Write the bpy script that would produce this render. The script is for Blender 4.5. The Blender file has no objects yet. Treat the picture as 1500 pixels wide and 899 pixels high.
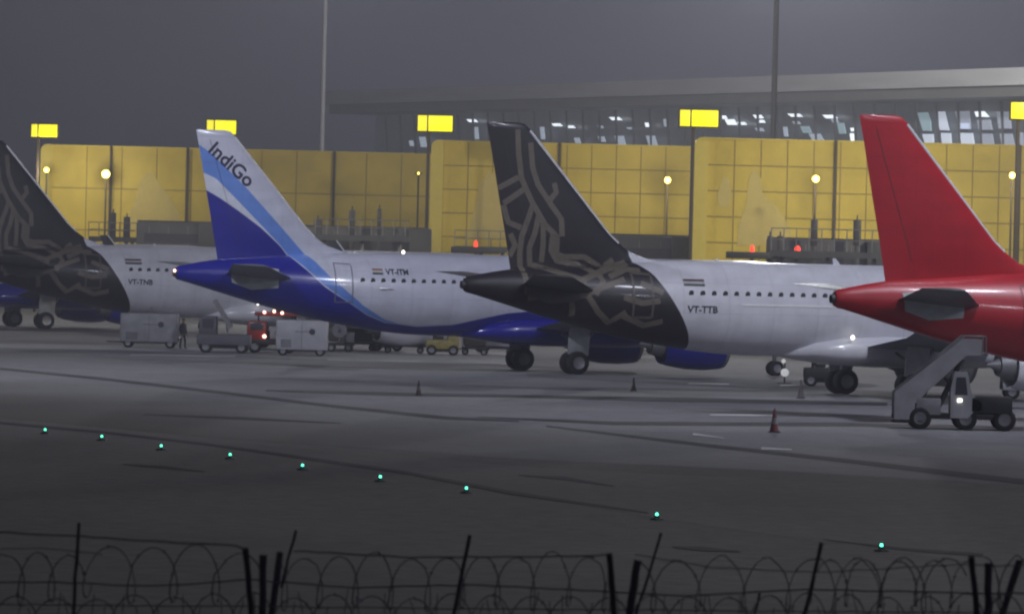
import bpy, bmesh, math, random
from mathutils import Vector, Matrix
random.seed(7)
S = bpy.context.scene
COL = S.collection
# ------------------------------------------------------------ camera
F = 8900.0; W0 = 1500.0; CAMH = 6.3
PIT = math.atan(87.5 / F); ROLL = math.radians(1.4)
fdir = Vector((0, math.cos(PIT), -math.sin(PIT)))
r0 = Vector((1, 0, 0)); u0 = Vector((0, math.sin(PIT), math.cos(PIT)))
RGT = math.cos(ROLL) * r0 + math.sin(ROLL) * u0
UPV = -math.sin(ROLL) * r0 + math.cos(ROLL) * u0
CAM = Vector((0, 0, CAMH))
cd = bpy.data.cameras.new('camera'); cam = bpy.data.objects.new('camera', cd); COL.objects.link(cam)
m = Matrix((RGT, UPV, -fdir)).transposed().to_4x4(); m.translation = CAM
cam.matrix_world = m
cd.sensor_width = 36; cd.lens = 36 * F / W0; cd.clip_start = 0.5; cd.clip_end = 9000
S.camera = cam
cd.dof.use_dof = True; cd.dof.focus_distance = 290; cd.dof.aperture_fstop = 5.6
S.cycles.filter_width = 2.2
# ------------------------------------------------------------ world: night sky lit by the glow of the city
wd = bpy.data.worlds.new('World'); S.world = wd; wd.use_nodes = True
nt = wd.node_tree; nt.nodes.clear()
out = nt.nodes.new('ShaderNodeOutputWorld'); add = nt.nodes.new('ShaderNodeAddShader')
sky = nt.nodes.new('ShaderNodeTexSky'); sky.sky_type = 'NISHITA'; sky.sun_disc = False
sky.sun_elevation = math.radians(-8); sky.sun_rotation = math.radians(200)
b1 = nt.nodes.new('ShaderNodeBackground'); b1.inputs[1].default_value = 0.05
b2 = nt.nodes.new('ShaderNodeBackground')
tc = nt.nodes.new('ShaderNodeTexCoord'); sp = nt.nodes.new('ShaderNodeSeparateXYZ')
mr = nt.nodes.new('ShaderNodeMapRange'); mr.inputs[1].default_value = -0.10; mr.inputs[2].default_value = 0.06
mx = nt.nodes.new('ShaderNodeMixRGB')
mx.inputs[1].default_value = (0.020, 0.021, 0.029, 1); mx.inputs[2].default_value = (0.060, 0.062, 0.090, 1)
nt.links.new(tc.outputs['Generated'], sp.inputs[0]); nt.links.new(sp.outputs[0], mr.inputs[0])
nt.links.new(mr.outputs[0], mx.inputs[0]); nt.links.new(mx.outputs[0], b2.inputs[0])
b2.inputs[1].default_value = 1.0
nt.links.new(sky.outputs[0], b1.inputs[0]); nt.links.new(b1.outputs[0], add.inputs[0])
nt.links.new(b2.outputs[0], add.inputs[1]); nt.links.new(add.outputs[0], out.inputs[0])
S.view_settings.view_transform = 'Standard'; S.view_settings.look = 'None'
S.view_settings.exposure = 0.0; S.view_settings.gamma = 1.0
S.render.resolution_x = 1024; S.render.resolution_y = 613
# ------------------------------------------------------------ apron floodlights (masts; those beside the frame are out of view) and unseen fill lamps
def lamp(name, loc, target, power, size, color, spot=None):
    if spot:
        l = bpy.data.lights.new(name, 'SPOT'); l.spot_size = math.radians(spot); l.spot_blend = 0.8; l.shadow_soft_size = size
    else:
        l = bpy.data.lights.new(name, 'AREA'); l.shape = 'DISK'; l.size = size
    l.energy = power; l.color = color
    o = bpy.data.objects.new(name, l); COL.objects.link(o); o.location = loc
    o.rotation_euler = (Vector(target) - Vector(loc)).to_track_quat('-Z', 'Y').to_euler()
    return o
COOL = (0.84, 0.87, 1.0); WARM = (1.0, 0.90, 0.66)
LAMPS = [
    ('mast_and_fill_light', (34, 222, 46), (8, 268, 3), 20500, 5, COOL, None),
    ('mast_and_fill_light', (-44, 262, 42), (-8, 325, 3), 19000, 5, COOL, None),
    ('mast_and_fill_light', (62, 165, 34), (-5, 300, 2), 8000, 5, COOL, None),
    ('mast_and_fill_light', (34, 118, 36), (0, 145, 0), 3600, 5, (.95, .95, 1), None),  # unseen lamp added to brighten the dark foreground
    ('mast_and_fill_light', (-40, 385, 30), (4, 460, 11), 60000, 2.5, WARM, 50),  # unseen spot added to brighten the middle yellow wall
    ('mast_and_fill_light', (62, 400, 33), (0, 290, 3), 26000, 4, (1, .95, .9), None),
    ('mast_and_fill_light', (-66, 470, 33), (-20, 350, 3), 16000, 4, (1, .95, .9), None),
    ('mast_and_fill_light', (22.5, 516, 38.6), (5, 300, 3), 26000, 4, (.93, .95, 1), None),
    ('mast_and_fill_light', (-18.6, 596, 38.6), (-15, 330, 3), 20000, 4, (.93, .95, 1), None),
    ('mast_and_fill_light', (25, 523, 38.6), (30, 640, 24), 60000, 4, (1, .98, .95), None),
    ('mast_and_fill_light', (50, 345, 30), (8, 430, 11), 85000, 2.5, WARM, 60),
    ('mast_and_fill_light', (-52, 420, 30), (-16, 505, 11), 22000, 2.5, WARM, 60),
]
for a in LAMPS: lamp(*a)
# ------------------------------------------------------------ pixel of the survey photo -> point in the place
def ray(x, y): return fdir + RGT * ((x - 750) / F) - UPV * ((y - 449.5) / F)
def at(x, y, D): d = ray(x, y); return CAM + d * (D / d.y)
def G(x, y, z=0.0): d = ray(x, y); return CAM + d * ((z - CAMH) / d.z)
# ------------------------------------------------------------ materials
MATS = {}
def mat(name, col, rough=0.5, metal=0.0, noise=0.12, scale=3.0, coat=0.0, emit=None, es=0.0, bump=0.0, spec=0.5, stretch=None):
    if name in MATS: return MATS[name]
    m = bpy.data.materials.new(name); m.use_nodes = True; n = m.node_tree; b = n.nodes['Principled BSDF']
    b.inputs['Roughness'].default_value = rough; b.inputs['Metallic'].default_value = metal
    b.inputs['Coat Weight'].default_value = coat; b.inputs['Coat Roughness'].default_value = 0.12
    b.inputs['Specular IOR Level'].default_value = spec
    if emit: b.inputs['Emission Color'].default_value = (*emit, 1); b.inputs['Emission Strength'].default_value = es
    t = n.nodes.new('ShaderNodeTexCoord'); nz = n.nodes.new('ShaderNodeTexNoise')
    nz.inputs['Scale'].default_value = scale; nz.inputs['Detail'].default_value = 6; nz.inputs['Roughness'].default_value = 0.62
    mp = n.nodes.new('ShaderNodeMapping')
    if stretch: mp.inputs['Scale'].default_value = stretch
    n.links.new(t.outputs['Object'], mp.inputs[0]); n.links.new(mp.outputs[0], nz.inputs[0])
    r = n.nodes.new('ShaderNodeMapRange'); r.inputs[1].default_value = 0.3; r.inputs[2].default_value = 0.7
    r.inputs[3].default_value = 1 - noise; r.inputs[4].default_value = 1 + noise
    mm = n.nodes.new('ShaderNodeVectorMath'); mm.operation = 'SCALE'; mm.inputs[0].default_value = col
    n.links.new(nz.outputs[0], r.inputs[0]); n.links.new(r.outputs[0], mm.inputs['Scale'])
    n.links.new(mm.outputs[0], b.inputs['Base Color'])
    if bump:
        bp = n.nodes.new('ShaderNodeBump'); bp.inputs['Strength'].default_value = bump; bp.inputs['Distance'].default_value = 0.02
        n.links.new(nz.outputs[0], bp.inputs['Height']); n.links.new(bp.outputs[0], b.inputs['Normal'])
    MATS[name] = m
    return m
WHITE = mat('aircraft_white', (.72, .72, .77), .32, noise=.06, scale=.9, coat=.5)
DARK = mat('aubergine_paint', (.016, .011, .018), .3, noise=.15, coat=.5)
BRONZE = mat('bronze_line', (.14, .118, .09), .5, noise=.15, scale=5)
BLUE = mat('indigo_blue', (.008, .008, .27), .32, noise=.08, coat=.5)
RED = mat('airliner_red', (.42, .008, .018), .32, noise=.1, scale=.8, coat=.5)
GREY = mat('wing_grey', (.25, .26, .29), .42, noise=.1)
PLATE = mat('bare_plate', (.42, .44, .45), .45, noise=.15)
DGREY = mat('dark_metal', (.05, .05, .055), .5, noise=.2)
METAL = mat('brushed_metal', (.34, .34, .36), .4, 0.6, noise=.15)
RUBBER = mat('tyre_rubber', (.012, .012, .013), .8, noise=.3)
GLASS = mat('cabin_window_glass', (.07, .07, .085), .2, noise=.1)
INK = mat('registration_ink', (.035, .035, .06), .5)
NAVY = mat('navy_lettering', (.008, .008, .055), .4)
EDGE = mat('bright_metal', (.88, .88, .9), .38, .5, noise=.05)
YEL = mat('yellow_cladding', (.60, .46, .06), .55, noise=.16, scale=.35, bump=.1)
YEDGE = mat('yellow_end_cladding', (.64, .52, .09), .5, noise=.06)
JOINT = mat('cladding_joint', (.27, .195, .05), .7)
MURAL = mat('pale_mural_paint', (.58, .47, .15), .6, noise=.08, scale=1.4)
BROWN = mat('dark_post', (.06, .045, .03), .6)
CLAD = mat('grey_cladding', (.10, .10, .115), .6, noise=.25, scale=.6)
CLAD2 = mat('slate_cladding', (.06, .065, .075), .6, noise=.25, scale=.8)
GALV = mat('galvanised_steel', (.22, .22, .23), .5, .4, noise=.2)
CART = mat('cart_white', (.40, .40, .43), .45, noise=.14, scale=1.2)
CARTD = mat('dirty_white', (.27, .27, .29), .5, noise=.25, scale=1.5)
REDV = mat('vehicle_red', (.30, .03, .02), .4, noise=.2)
YELV = mat('vehicle_yellow', (.32, .26, .06), .45, noise=.25)
BLKV = mat('chassis_black', (.02, .02, .022), .6, noise=.3)
WIRE = mat('rusted_wire', (.20, .18, .18), .8, noise=.3)
POSTM = mat('rusted_angle_iron', (.08, .065, .07), .85, noise=.3)
def emis(name, col, s): return mat(name, col, .4, emit=col, es=s, noise=.0)
E_SIGN = emis('sign_yellow_lit', (1.0, .93, .0), 1.15)
E_SIGN2 = emis('sign_yellow_lit_small', (1.0, .90, .02), .95)
E_STAR = emis('flood_lamp_lit', (1.0, .72, .13), 6)
E_STARH = emis('flood_lamp_bright', (1.0, .80, .16), 6)
E_RED = emis('beacon_red', (1.0, .06, .03), 1.6)
E_TAIL = emis('warm_vehicle_lamp', (1.0, .55, .42), 5)
E_WHT = emis('white_lamp', (1.0, .95, .85), 4)
E_GRN = emis('taxi_lamp_green', (.10, 1.0, .55), 4)
E_WIN = emis('lit_pane', (.62, .68, .80), .75)
E_WIN2 = emis('lit_pane_dim', (.42, .46, .56), .45)
E_WIN3 = emis('lit_pane_teal', (.36, .50, .56), .5)
E_INT = emis('interior_lamp', (.85, .92, 1.0), 1.5)
E_INT2 = emis('interior_glow', (.40, .46, .55), .75)
def math_node(n, op, a, b=None):
    k = n.nodes.new('ShaderNodeMath'); k.operation = op
    for i, v in enumerate((a, b)):
        if v is None: continue
        if isinstance(v, (int, float)): k.inputs[i].default_value = v
        else: n.links.new(v, k.inputs[i])
    return k.outputs[0]
def livery(name, base, layers, rough=.32, coat=.5):
    """paint scheme in the aircraft's own coordinates: layers = [(colour, [(station, height)...])], painted where z is above the curve"""
    m = bpy.data.materials.new(name); m.use_nodes = True; n = m.node_tree; b = n.nodes['Principled BSDF']
    b.inputs['Roughness'].default_value = rough; b.inputs['Coat Weight'].default_value = coat; b.inputs['Coat Roughness'].default_value = .12
    t = n.nodes.new('ShaderNodeTexCoord'); s = n.nodes.new('ShaderNodeSeparateXYZ'); n.links.new(t.outputs['Object'], s.inputs[0])
    u = math_node(n, 'DIVIDE', math_node(n, 'ADD', s.outputs[0], 20.0), 40.0)
    cur = None
    for col, pts in layers:
        fc = n.nodes.new('ShaderNodeFloatCurve'); c = fc.mapping.curves[0]
        P = sorted([((17.71 - st + 20) / 40, z / 12) for st, z in pts])
        P = [(0, P[0][1])] + [q for q in P if q[0] > 0.001] + [(1, P[-1][1])]
        while len(c.points) < len(P): c.points.new(.5, .5)
        for q, (x, y) in zip(c.points, P): q.location = (x, min(1.0, y)); q.handle_type = 'VECTOR'
        fc.mapping.update(); n.links.new(u, fc.inputs[1])
        g = math_node(n, 'SUBTRACT', s.outputs[2], math_node(n, 'MULTIPLY', fc.outputs[0], 12.0))
        r = n.nodes.new('ShaderNodeMapRange'); r.inputs[1].default_value = -.02; r.inputs[2].default_value = .02; n.links.new(g, r.inputs[0])
        x = n.nodes.new('ShaderNodeMixRGB'); x.inputs[2].default_value = (*col, 1); n.links.new(r.outputs[0], x.inputs[0])
        if cur is None: x.inputs[1].default_value = (*base, 1)
        else: n.links.new(cur, x.inputs[1])
        cur = x.outputs[0]
    nz = n.nodes.new('ShaderNodeTexNoise'); nz.inputs['Scale'].default_value = .8; nz.inputs['Detail'].default_value = 6
    mp = n.nodes.new('ShaderNodeMapping'); mp.inputs['Scale'].default_value = (1, 1, 2.5)
    n.links.new(t.outputs['Object'], mp.inputs[0]); n.links.new(mp.outputs[0], nz.inputs[0])
    r = n.nodes.new('ShaderNodeMapRange'); r.inputs[1].default_value = .3; r.inputs[2].default_value = .7; r.inputs[3].default_value = .88; r.inputs[4].default_value = 1.06
    n.links.new(nz.outputs[0], r.inputs[0])
    mm = n.nodes.new('ShaderNodeVectorMath'); mm.operation = 'SCALE'; n.links.new(cur, mm.inputs[0]); n.links.new(r.outputs[0], mm.inputs['Scale'])
    q1 = math_node(n, 'LESS_THAN', math_node(n, 'FRACT', math_node(n, 'DIVIDE', math_node(n, 'ADD', s.outputs[0], 40.0), 2.13)), .012)
    q2 = math_node(n, 'LESS_THAN', math_node(n, 'FRACT', math_node(n, 'DIVIDE', math_node(n, 'ADD', s.outputs[2], .35), 1.31)), .016)
    kk = math_node(n, 'SUBTRACT', 1.0, math_node(n, 'MULTIPLY', math_node(n, 'MAXIMUM', q1, q2), .22))
    st_ = n.nodes.new('ShaderNodeTexNoise'); st_.inputs['Scale'].default_value = 1.0; st_.inputs['Detail'].default_value = 4
    mp2 = n.nodes.new('ShaderNodeMapping'); mp2.inputs['Scale'].default_value = (3.5, 1, .35); n.links.new(t.outputs['Object'], mp2.inputs[0]); n.links.new(mp2.outputs[0], st_.inputs[0])
    r4 = n.nodes.new('ShaderNodeMapRange'); r4.inputs[1].default_value = .4; r4.inputs[2].default_value = .75; r4.inputs[3].default_value = 1.0; r4.inputs[4].default_value = .92; n.links.new(st_.outputs[0], r4.inputs[0])
    m3 = n.nodes.new('ShaderNodeVectorMath'); m3.operation = 'SCALE'; n.links.new(mm.outputs[0], m3.inputs[0]); n.links.new(math_node(n, 'MULTIPLY', kk, r4.outputs[0]), m3.inputs['Scale'])
    n.links.new(m3.outputs[0], b.inputs['Base Color'])
    return m
C1 = [(37.6, 9.5), (36.24, 8.84), (35.45, 8.42), (34.43, 7.77), (33.26, 6.96), (32.23, 6.08), (31.55, 5.29), (30.29, 4.1), (29.48, 3.6), (28.86, 3.25), (27.94, 2.72), (26.92, 2.36), (25.2, 2.2), (23.38, 2.32), (21.85, 2.69), (20.64, 2.96), (19.54, 3.08), (10, 2.9), (0, 2.5)]
C2 = [(37.6, 10.1), (36.48, 9.72), (35.62, 9.35), (34.45, 8.25), (33.28, 7.12), (32.24, 6.14), (31.55, 5.36), (30.38, 4.24), (29.48, 3.63), (28.86, 3.27), (27.94, 2.75), (26.92, 2.38), (25.2, 2.2), (23.38, 2.32), (21.85, 2.69), (20.64, 2.96), (19.54, 3.08), (10, 2.9), (0, 2.5)]
C3 = [(37.6, 11.6), (36.73, 11.14), (35.93, 10.62), (35.05, 9.83), (34.03, 8.9), (33.0, 7.84), (31.96, 6.77), (30.93, 5.7), (30.09, 4.70), (29.12, 3.88), (28.24, 3.2), (27, 2.52), (26, 2.28), (25.2, 2.2), (23.38, 2.32), (21.85, 2.69), (20.64, 2.96), (19.54, 3.08), (10, 2.9), (0, 2.5)]
LBLUE = livery('blue_white_livery', (.009, .012, .30), [((.74, .76, .86), C1), ((.14, .29, .76), C2), ((.66, .67, .78), C3)])
VB = [(37.6, 12), (30.05, 12), (29.98, 6.4), (29.85, 5.85), (29.2, 5.3), (28.6, 4.42), (27.98, 3.48), (27.47, 2.65), (27.0, 1.6), (26.5, 0), (10, 0)]
LDARK = livery('aubergine_white_livery', (.015, .011, .017), [((.74, .74, .80), VB)], .48, .12)
VR = [(37.6, 12), (25, 12), (24, 5), (22, 0), (10, 0)]
LRED = livery('red_livery', (.42, .008, .018), [((.74, .74, .80), VR)], .42, .2)
# ------------------------------------------------------------ mesh helper
class MB:
    def __init__(s): s.bm = bmesh.new(); s.mi = 0
    def _set(s, fs):
        for f in fs: f.material_index = s.mi
        return s
    def box(s, c, d, rz=0.0, bev=0.0, ry=0.0, rx=0.0):
        M = Matrix.Translation(c) @ Matrix.Rotation(rz, 4, 'Z') @ Matrix.Rotation(ry, 4, 'Y') @ Matrix.Rotation(rx, 4, 'X') @ Matrix.Diagonal((d[0], d[1], d[2], 1))
        r = bmesh.ops.create_cube(s.bm, size=1, matrix=M)
        vs = set(r['verts']); fs = [f for f in s.bm.faces if f.verts[0] in vs]
        if bev:
            es = [e for e in s.bm.edges if e.verts[0] in vs]
            q = bmesh.ops.bevel(s.bm, geom=es, offset=bev, segments=2, affect='EDGES', profile=.5)
            fs = [f for f in fs if f.is_valid] + list(q['faces'])
        return s._set(fs)
    def ring(s, pts): return [s.bm.verts.new(p) for p in pts]
    def bridge(s, a, b, close=True):
        n = len(a); fs = []
        for i in range(n if close else n - 1):
            try: fs.append(s.bm.faces.new((a[i], a[(i + 1) % n], b[(i + 1) % n], b[i])))
            except ValueError: pass
        return s._set(fs)
    def cap(s, r):
        try: s._set([s.bm.faces.new(r)])
        except ValueError: pass
        return s
    def loft(s, rings, caps=True):
        R = [s.ring(r) for r in rings]
        for a, b in zip(R, R[1:]): s.bridge(a, b)
        if caps: s.cap(list(reversed(R[0]))); s.cap(R[-1])
        return s
    def cyl(s, p0, p1, r0, r1=None, seg=12, caps=True):
        r1 = r0 if r1 is None else r1; p0 = Vector(p0); p1 = Vector(p1); d = (p1 - p0).normalized()
        a = d.orthogonal().normalized(); b = d.cross(a)
        cs = [(math.cos(2 * math.pi * i / seg), math.sin(2 * math.pi * i / seg)) for i in range(seg)]
        return s.loft([[p + (a * x + b * y) * r for x, y in cs] for p, r in ((p0, r0), (p1, r1))], caps)
    def lathe(s, o, prof, seg=24, axis='X', caps=True):
        o = Vector(o); rr = []
        for t, r in prof:
            q = []
            for i in range(seg):
                a = 2 * math.pi * i / seg; c, d = math.cos(a) * r, math.sin(a) * r
                q.append(o + (Vector((t, c, d)) if axis == 'X' else Vector((c, t, d)) if axis == 'Y' else Vector((c, d, t))))
            rr.append(q)
        return s.loft(rr, caps)
    def tube(s, pts, r, seg=5):
        pts = [Vector(p) for p in pts]; rings = []; prev = None
        for i, p in enumerate(pts):
            d = (pts[min(i + 1, len(pts) - 1)] - pts[max(i - 1, 0)]).normalized()
            if prev is None: a = d.orthogonal().normalized()
            else: a = (prev - d * prev.dot(d)).normalized()
            prev = a; b = d.cross(a); rad = r[i] if isinstance(r, (list, tuple)) else r
            rings.append([p + (a * math.cos(2 * math.pi * k / seg) + b * math.sin(2 * math.pi * k / seg)) * rad for k in range(seg)])
        return s.loft(rings)
    def poly_prism(s, pts, d):
        """closed polygon (list of Vector) extruded by vector d"""
        a = s.ring(pts); b = s.ring([Vector(p) + Vector(d) for p in pts]); s.bridge(a, b); s.cap(list(reversed(a))); s.cap(b); return s
    def build(s, name, mats, parent=None, loc=None, rz=0.0, smooth=32):
        bm = s.bm; bmesh.ops.recalc_face_normals(bm, faces=bm.faces)
        th = math.radians(smooth)
        for f in bm.faces: f.smooth = True
        for e in bm.edges:
            if len(e.link_faces) != 2 or e.calc_face_angle(0) > th: e.smooth = False
        me = bpy.data.meshes.new(name); bm.to_mesh(me); bm.free()
        for m_ in (mats if isinstance(mats, (list, tuple)) else [mats]): me.materials.append(m_)
        o = bpy.data.objects.new(name, me); COL.objects.link(o)
        if parent: o.parent = parent
        if loc is not None: o.location = loc
        o.rotation_euler.z = rz
        return o
def tag(o, label=None, cat=None, group=None, kind=None):
    if label: o['label'] = label
    if cat: o['category'] = cat
    if group: o['group'] = group
    if kind: o['kind'] = kind
    return o
def empty(name, loc, rz=0.0, **k):
    o = bpy.data.objects.new(name, None); o.empty_display_size = .5; COL.objects.link(o); o.location = loc; o.rotation_euler.z = rz
    return tag(o, **k)
KIDS = {}
def copy_tree(o, parent=None):
    c = o.copy(); COL.objects.link(c)
    if parent: c.parent = parent
    for ch in [q for q in COL.objects if q.parent == o and q != c]: copy_tree(ch, c)
    return c
# ------------------------------------------------------------ ground
def noise_ground(name, col, col2, scale, stretch, rough, spec=.12, bump=.15):
    m = bpy.data.materials.new(name); m.use_nodes = True; n = m.node_tree; b = n.nodes['Principled BSDF']
    b.inputs['Specular IOR Level'].default_value = spec
    t = n.nodes.new('ShaderNodeTexCoord'); mp = n.nodes.new('ShaderNodeMapping'); mp.inputs['Scale'].default_value = stretch
    n.links.new(t.outputs['Object'], mp.inputs[0])
    a = n.nodes.new('ShaderNodeTexNoise'); a.inputs['Scale'].default_value = scale; a.inputs['Detail'].default_value = 8; a.inputs['Roughness'].default_value = .65
    n.links.new(mp.outputs[0], a.inputs[0])
    c = n.nodes.new('ShaderNodeTexNoise'); c.inputs['Scale'].default_value = 1.7; c.inputs['Detail'].default_value = 5
    n.links.new(t.outputs['Object'], c.inputs[0])
    r = n.nodes.new('ShaderNodeMapRange'); r.inputs[1].default_value = .36; r.inputs[2].default_value = .64; n.links.new(a.outputs[0], r.inputs[0])
    x = n.nodes.new('ShaderNodeMixRGB'); x.inputs[1].default_value = (*col, 1); x.inputs[2].default_value = (*col2, 1); n.links.new(r.outputs[0], x.inputs[0])
    r2 = n.nodes.new('ShaderNodeMapRange'); r2.inputs[1].default_value = .3; r2.inputs[2].default_value = .7; r2.inputs[3].default_value = .82; r2.inputs[4].default_value = 1.15; n.links.new(c.outputs[0], r2.inputs[0])
    v = n.nodes.new('ShaderNodeVectorMath'); v.operation = 'SCALE'; n.links.new(x.outputs[0], v.inputs[0]); n.links.new(r2.outputs[0], v.inputs['Scale'])
    n.links.new(v.outputs[0], b.inputs['Base Color'])
    r3 = n.nodes.new('ShaderNodeMapRange'); r3.inputs[3].default_value = rough; r3.inputs[4].default_value = min(1, rough + .25); n.links.new(a.outputs[0], r3.inputs[0]); n.links.new(r3.outputs[0], b.inputs['Roughness'])
    if bump:
        bp = n.nodes.new('ShaderNodeBump'); bp.inputs['Strength'].default_value = bump; bp.inputs['Distance'].default_value = .03
        n.links.new(c.outputs[0], bp.inputs['Height']); n.links.new(bp.outputs[0], b.inputs['Normal'])
    return m
M_SOIL = noise_ground('dry_soil_and_asphalt', (.150, .142, .132), (.215, .203, .188), .05, (1, .5, 1), .85)
M_APRON = noise_ground('apron_concrete', (.13, .13, .135), (.24, .24, .25), .06, (.6, .35, 1), .62)
M_TAXI = noise_ground('taxiway_asphalt', (.155, .148, .138), (.215, .205, .19), .07, (.5, .4, 1), .75)
M_PALE = noise_ground('lit_pale_concrete', (.33, .33, .34), (.46, .46, .47), .08, (.5, .4, 1), .6)
M_MARK = noise_ground('rubber_sealant_and_shadow', (.045, .044, .045), (.075, .073, .075), .3, (1, .4, 1), .7)  # rubber and sealant tone, shared by the painted plane shadow
M_STREAK = noise_ground('pale_streak_grey', (.38, .38, .37), (.6, .6, .6), .4, (1, 1, 1), .6)
def blend_edge(m, col, joints=True):
    n = m.node_tree; b = n.nodes['Principled BSDF']; src = b.inputs['Base Color'].links[0].from_socket
    t = n.nodes.new('ShaderNodeTexCoord'); sp = n.nodes.new('ShaderNodeSeparateXYZ'); n.links.new(t.outputs['Object'], sp.inputs[0])
    nz = n.nodes.new('ShaderNodeTexNoise'); nz.inputs['Scale'].default_value = .05; nz.inputs['Detail'].default_value = 7; n.links.new(t.outputs['Object'], nz.inputs[0])
    if joints:
        a = math.radians(21); c, d = math.cos(a), math.sin(a)
        u = math_node(n, 'ADD', math_node(n, 'MULTIPLY', sp.outputs[0], c), math_node(n, 'MULTIPLY', sp.outputs[1], d))
        v = math_node(n, 'SUBTRACT', math_node(n, 'MULTIPLY', sp.outputs[1], c), math_node(n, 'MULTIPLY', sp.outputs[0], d))
        g = None
        for w, per, wid in ((u, 7.5, .012), (v, 7.5, .03)):
            f = math_node(n, 'LESS_THAN', math_node(n, 'FRACT', math_node(n, 'DIVIDE', math_node(n, 'ADD', w, 900.0), per)), wid)
            g = f if g is None else math_node(n, 'MAXIMUM', g, f)
        k = math_node(n, 'SUBTRACT', 1.0, math_node(n, 'MULTIPLY', g, .30))
        sc = n.nodes.new('ShaderNodeVectorMath'); sc.operation = 'SCALE'; n.links.new(src, sc.inputs[0]); n.links.new(k, sc.inputs['Scale']); src = sc.outputs[0]
    e = math_node(n, 'ADD', math_node(n, 'MULTIPLY', math_node(n, 'ADD', sp.outputs[0], 14.9), .941), math_node(n, 'MULTIPLY', math_node(n, 'SUBTRACT', sp.outputs[1], 194.9), .337))
    e = math_node(n, 'ADD', e, math_node(n, 'MULTIPLY', math_node(n, 'SUBTRACT', nz.outputs[0], .5), 30.0))
    r = n.nodes.new('ShaderNodeMapRange'); r.inputs[1].default_value = 3; r.inputs[2].default_value = 24; n.links.new(e, r.inputs[0])
    x = n.nodes.new('ShaderNodeMixRGB'); x.inputs[1].default_value = (*col, 1); n.links.new(r.outputs[0], x.inputs[0]); n.links.new(src, x.inputs[2])
    n.links.new(x.outputs[0], b.inputs['Base Color'])
blend_edge(M_APRON, (.125, .12, .108))
def sheet(name, pts, z, m_):
    mb = MB(); mb.cap(mb.ring([Vector((p[0], p[1], z)) for p in pts])); o = mb.build(name, m_)
    return tag(o, kind='structure')
sheet('ground', [(-3500, -300), (3500, -300), (3500, 5500), (-3500, 5500)], 0, M_SOIL)
def gp(x, y): p = G(x, y); return (p.x, p.y)
A = [gp(-400, 575), gp(300, 640), gp(750, 672), gp(1150, 690), gp(1500, 712), gp(1900, 745)]
sheet('apron', A + [(160, A[-1][1]), (160, 900), (-160, 900), (-160, A[0][1])], .004, M_APRON)
sheet('taxiway', [gp(-300, 590), gp(300, 652), gp(600, 695), gp(970, 760), gp(1500, 835), gp(1900, 900), gp(2050, 830), gp(1500, 722), gp(750, 682), gp(300, 644), gp(-300, 584)], .003, M_TAXI)
sheet('lit_apron_strip', [gp(-200, 506), gp(170, 512), gp(430, 525), gp(760, 533), gp(745, 516), gp(480, 512), gp(170, 506), gp(-200, 500)], .008, M_PALE)  # paler strip that paints in the brightly lit band of apron
def strip(name, pts, wpx, z, m_):
    up = [gp(x, y - w / 2) for (x, y), w in zip(pts, wpx)]; lo = [gp(x, y + w / 2) for (x, y), w in zip(pts, wpx)]
    return sheet(name, lo + up[::-1], z, m_)
strip('tyre_and_shadow_mark', [(0, 540), (160, 556), (325, 575), (480, 594), (650, 612), (760, 617)], [3, 4, 4, 4, 5, 2], .012, M_MARK)
strip('tyre_and_shadow_mark', [(800, 624), (940, 641), (1050, 654), (1250, 676), (1500, 706)], [2, 4, 5, 6, 8], .012, M_MARK)
strip('tyre_and_shadow_mark', [(390, 572), (560, 577), (750, 580), (960, 585), (1300, 592)], [2, 5, 4, 6, 5], .012, M_MARK)
strip('tyre_and_shadow_mark', [(210, 607), (360, 613), (500, 620)], [1, 4, 1], .012, M_MARK)
strip('tyre_and_shadow_mark', [(700, 611), (900, 620), (1250, 622), (1500, 628)], [1, 5, 5, 6], .016, M_MARK)  # dark strip painted as the shadow of the red-tailed airliner
strip('tyre_and_shadow_mark', [(0, 619), (150, 633), (300, 650), (450, 671), (600, 693), (750, 722), (950, 751)], [3, 3, 3, 4, 4, 5, 2], .012, M_MARK)
strip('tyre_and_shadow_mark', [(180, 680), (240, 684), (300, 691)], [1, 4, 1], .012, M_MARK)
strip('tyre_and_shadow_mark', [(760, 696), (830, 701), (900, 712)], [1, 5, 1], .012, M_MARK)
strip('tyre_and_shadow_mark', [(985, 801), (1030, 804), (1085, 808)], [2, 6, 1], .012, M_MARK)
strip('tyre_and_shadow_mark', [(1205, 790), (1330, 805), (1440, 813)], [1, 4, 5], .012, M_MARK)
strip('pale_streak', [(1008, 562), (1068, 563)], [2, 2], .016, M_STREAK)  # pale streaks laid flat on the apron
strip('pale_streak', [(1143, 565), (1172, 564)], [3, 1], .016, M_STREAK)
strip('pale_streak', [(1040, 608), (1135, 609)], [2, 2], .020, M_STREAK)
strip('pale_streak', [(1115, 657), (1160, 659)], [4, 2], .020, M_STREAK)
strip('pale_streak', [(1015, 636), (1060, 642)], [3, 1], .020, M_STREAK)
strip('pale_streak', [(480, 527), (745, 533)], [2, 2], .016, M_STREAK)
strip('pale_streak', [(190, 520), (345, 522)], [1.5, 2], .016, M_STREAK)
# ------------------------------------------------------------ airliner
def interp(tab, x):
    if x <= tab[0][0]: return tab[0][1:]
    for a, b in zip(tab, tab[1:]):
        if x <= b[0]:
            t = (x - a[0]) / (b[0] - a[0]); t2 = t
            return tuple(p + (q - p) * t2 for p, q in zip(a[1:], b[1:]))
    return tab[-1][1:]
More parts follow.
